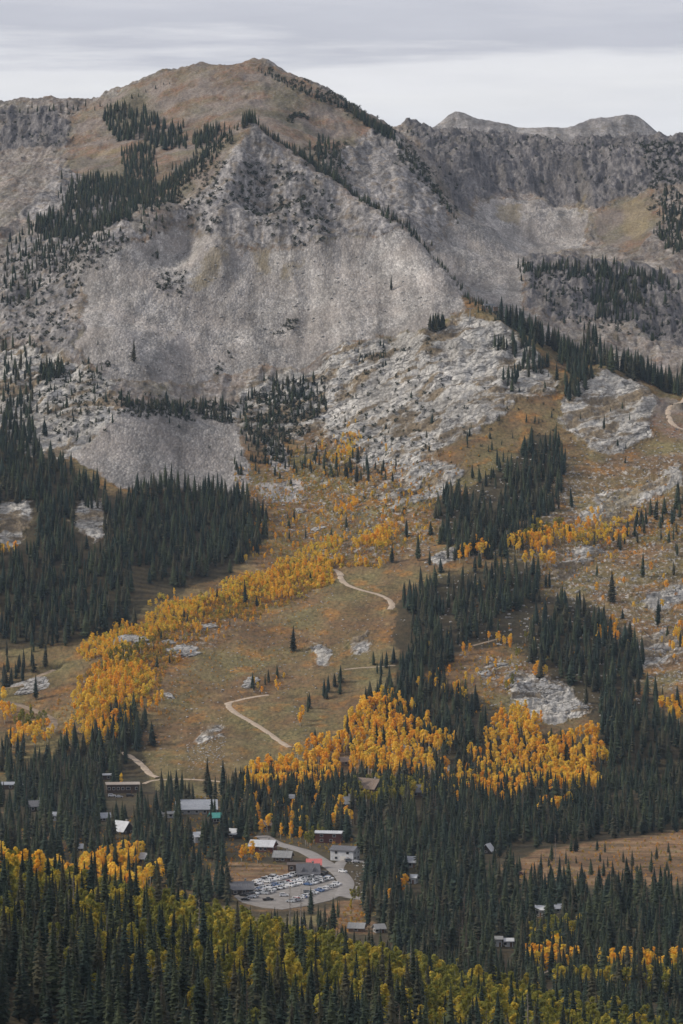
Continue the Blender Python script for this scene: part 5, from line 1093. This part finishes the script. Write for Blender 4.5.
# ------------------------------------------------------------------ trees as things, and the rest as masses
LONE = [(293,651,26,'lone leaning spruce in the open brown meadow below the upper dirt track'), (245,606,27,'lone dark spruce at the lower edge of the golden aspen band'), (392,563,20,'dark single spruce above the bend of the upper dirt track'), (418,561,29,'tall narrow spruce beside a small gold aspen above the upper dirt track'),
        (612,602,33,'lone spruce on the rocky slope, lower of the two near the photo edge'), (643,577,27,'lone spruce high on the stony slope above the dark forest'), (658,627,30,'single tall spruce on stony ground below two other lone spruces'),
        (134,362,24,'small lone fir in the middle of the grey talus field'), (391,290,15,'dwarf round conifer alone high on the talus below the ridge'), (604,430,16,'short lone spruce on the pale rocky knoll'), (557,380,18,'small lone spruce on the grassy saddle beside the pale slabs'),
        (207,797,40,'tall spruce with a twin at the meadow edge behind the grey metal roof'), (223,797,38,'tall full spruce standing free beside the lower meadow and gravel road'), (311,911,28,'lone young spruce on the near edge of the car park'), (333,926,32,'dark spruce between the car park and the gravel lane'), (36,700,26,'narrow spruce beside the pale slab at the left track'), (45,668,28,'tall single spruce below the big dark forest'), (217,599,14,'tiny spruce among the golden bushes of the aspen band')]
used_c = []
def make_tree(kind, parts, x, y, h, wf, label, cat, group, g):
    r = bpy.data.objects.new(kind, None); COL.objects.link(r); r.empty_display_size = 1
    r.location = (x, y, float(ground(x, y)) - .1); r.rotation_euler = (g.normal(0, .015), g.normal(0, .015), g.uniform(0, 6.28)); r.scale = (h * wf, h * wf, h)
    r['label'] = label; r['category'] = cat
    if group: r['group'] = group
    for nm, me in zip(('crown', 'trunk'), parts): obj(nm, me, r)
    return r
g = np.random.default_rng(8)
for (u, v, hp, lab) in LONE:
    w = (flat if v > 830 else hit)(u, v)[0]; h = hp * w[1] / F_PX
    make_tree('spruce_tree', SP_NEAR[g.integers(8)], w[0], w[1], h, 1.1, lab, 'conifer', None, g); used_c.append(w)
used_c = np.array(used_c)
far_from = lambda A, d: A[np.hypot(A[:, None, 0] - used_c[None, :, 0], A[:, None, 1] - used_c[None, :, 1]).min(1) > d]
CON = far_from(CON, 5.0)
def rank(A):
    z = ground(A[:, 0], A[:, 1]); u, vb = project(A[:, 0], A[:, 1], z); _, vt = project(A[:, 0], A[:, 1], z + A[:, 2])
    s = np.minimum(vb, 1024) - np.maximum(vt, 0); s = np.where((u < 2) | (u > 681) | (vt > 1015), -1, s); return s, u, vt
ALLC = np.concatenate([FG_CON, CON]); s, cu, cv = rank(ALLC); order = np.argsort(-s)
one = order[:280]; rest = order[280:]
def zone_c(u, v, y):
    side = 'left' if u < 228 else ('middle' if u < 456 else 'right')
    if y > 1400: return f'dark spruce on the valley floor just behind the shaded hill, {side} third'
    if v > 950: return f'dark spruce in the lowest row of the shaded stand, bottom {side} of the photo'
    if v > 905: return f'tall dark spruce whose tip rises in the second row of the shaded stand, {side} third'
    return f'dark spruce among yellow-green aspens near the top edge of the shaded hill, {side} third'
for i in one:
    x, y, h, wf = ALLC[i]; lab = zone_c(cu[i], cv[i], y)
    make_tree('spruce_tree', SP_NEAR[g.integers(8)], x, y, h, wf, lab, 'conifer', lab.replace('dark spruce', 'spruces').replace('tall ', ''), g)
R_ = ALLC[rest]
near = R_[R_[:, 1] < 2480]; farc = R_[R_[:, 1] >= 2480]
mass('spruce_forest', SP_MID + SP_MID[:8], np.r_[near], [M_NEEDLE, M_BARK], 'dense dark spruce forest on the valley floor and behind the near trees', 'forest')
mass('hillside_forest', SP_FAR, farc, [M_NEEDLE, M_BARK], 'dark conifer forest in stands on the slopes and ridges', 'forest')
ALLA = np.concatenate([np.c_[FG_ASP, np.zeros(len(FG_ASP))], np.c_[GOLD, np.ones(len(GOLD))], np.c_[LIMEV, np.zeros(len(LIMEV))]])
s, au, av = rank(ALLA); order = np.argsort(-s); one = order[:290]; rest = order[290:]
def zone_a(u, v, k, y):
    side = 'left' if u < 228 else ('middle' if u < 456 else 'right')
    c = 'golden' if k else 'yellow-green'
    if y > 1400: return f'{c} aspen in the valley groves behind the shaded hill, {side} third'
    if v > 950: return f'{c} aspen between the dark spruces low on the shaded hill, {side} third'
    return f'{c} aspen in the pale band along the top of the shaded hill, {side} third'
for i in one:
    x, y, h, wf, k = ALLA[i]; lab = zone_a(au[i], av[i], k, y)
    make_tree('aspen_tree', AS_NEAR['gold' if k else 'lime'][g.integers(6)], x, y, h, wf, lab, 'aspen', lab.replace('aspen', 'aspens', 1), g)
R_ = ALLA[rest]
mass('golden_aspen_grove', AS_MID, R_[R_[:, 4] == 1][:, :4], [M_GOLD, M_PALE_BARK], 'golden aspen groves on the slopes and by the village', 'aspen grove')
mass('green_aspen_grove', AS_MID, R_[R_[:, 4] == 0][:, :4], [M_LIME, M_PALE_BARK], 'yellow-green aspens massed on the shaded hill and by the cabins', 'aspen grove')
mass('aspen_thicket', BUSH, TH, [M_THICK, M_PALE_BARK], 'low bright yellow aspen thicket in a band across the left slope', 'thicket')
mass('autumn_brush', BUSH, BR, [M_BUSH, M_BARK], 'low orange and yellow brush scattered over the meadows', 'brush')
mass('mountain_scrub', SCRUB, SC, [M_SCRUB, M_BARK], 'dark dwarf conifer scrub dotted over the rocky mountain', 'scrub')
for i, (u, v, hp, lab) in enumerate(((65,1040,62,'bare grey dead spruce with many thin branches, bottom left corner'), (105,1036,50,'bare dead spruce right of another one at the bottom left'), (55,985,60,'tall thin dead trunk among the left foreground trees'), (190,975,70,'pale dead snag between dark spruces, left of centre'), (415,995,75,'dead bare trunk in the middle of the shaded stand'), (300,935,50,'thin dead trunk at the near edge of the car park meadow'),
                                     (290,925,42,'slender dead trunk left of the dark spruce below the car park'), (556,868,34,'lone bare tree in the rust coloured meadow'), (530,1030,80,'dead snag rising over the aspens at lower right'))):
    w = hit(u, v)[0] if v < 900 else (flat(u, v)[0] if v < 940 else np.array(((u - W_PX / 2) / F_PX * 1060, 1060.0 if v > 1020 else 1130.0)))
    o = obj('dead_tree', DMm[i % 3]); h = hp * w[1] / F_PX; o.location = (w[0], w[1], float(ground(*w))); o.scale = (h, h, h); o.rotation_euler = (0, .03, i * 1.3); o['label'] = lab; o['category'] = 'dead tree'
# loose boulders
BV = []
for i in range(5):
    me = rock_mesh(40 + i, 2); v = np.array([p.co[:] for p in me.vertices], np.float32); v[:, 2] *= .7; f = np.array([p.vertices[:] for p in me.polygons], np.int32); BV.append((v, f, np.zeros(len(v), np.float32), np.zeros(len(f), np.int32))); bpy.data.meshes.remove(me)
BO = []
def bo(*a, **k): BO.append(stand(*a, **k))
bo([(140,760),(60,690),(160,640),(260,560),(350,540),(400,560),(400,640),(330,680),(300,750),(230,778)], 8, (.3, .9), hit, .5); bo([(400,480),(683,420),(683,700),(500,720),(430,600)], 6.5, (.35, 1.3), hit, .45); bo([(240,480),(330,430),(420,470),(380,540),(270,540)], 5, (.4, 1.4), hit, .4)
bo([(100,380),(160,235),(330,250),(460,300),(330,350),(200,395)], 12, (.5, 1.6), hit, .45); bo([(185,745),(225,735),(232,760),(190,770)], 2.6, (.3, .8), hit, .2); bo([(330,860),(372,862),(380,880),(345,900)], 4, (.3, 1.0), hit, .3)
mass('boulders', BV, np.concatenate(BO), [M_ROCK], 'pale loose boulders strewn over the meadows and scree', 'boulders')
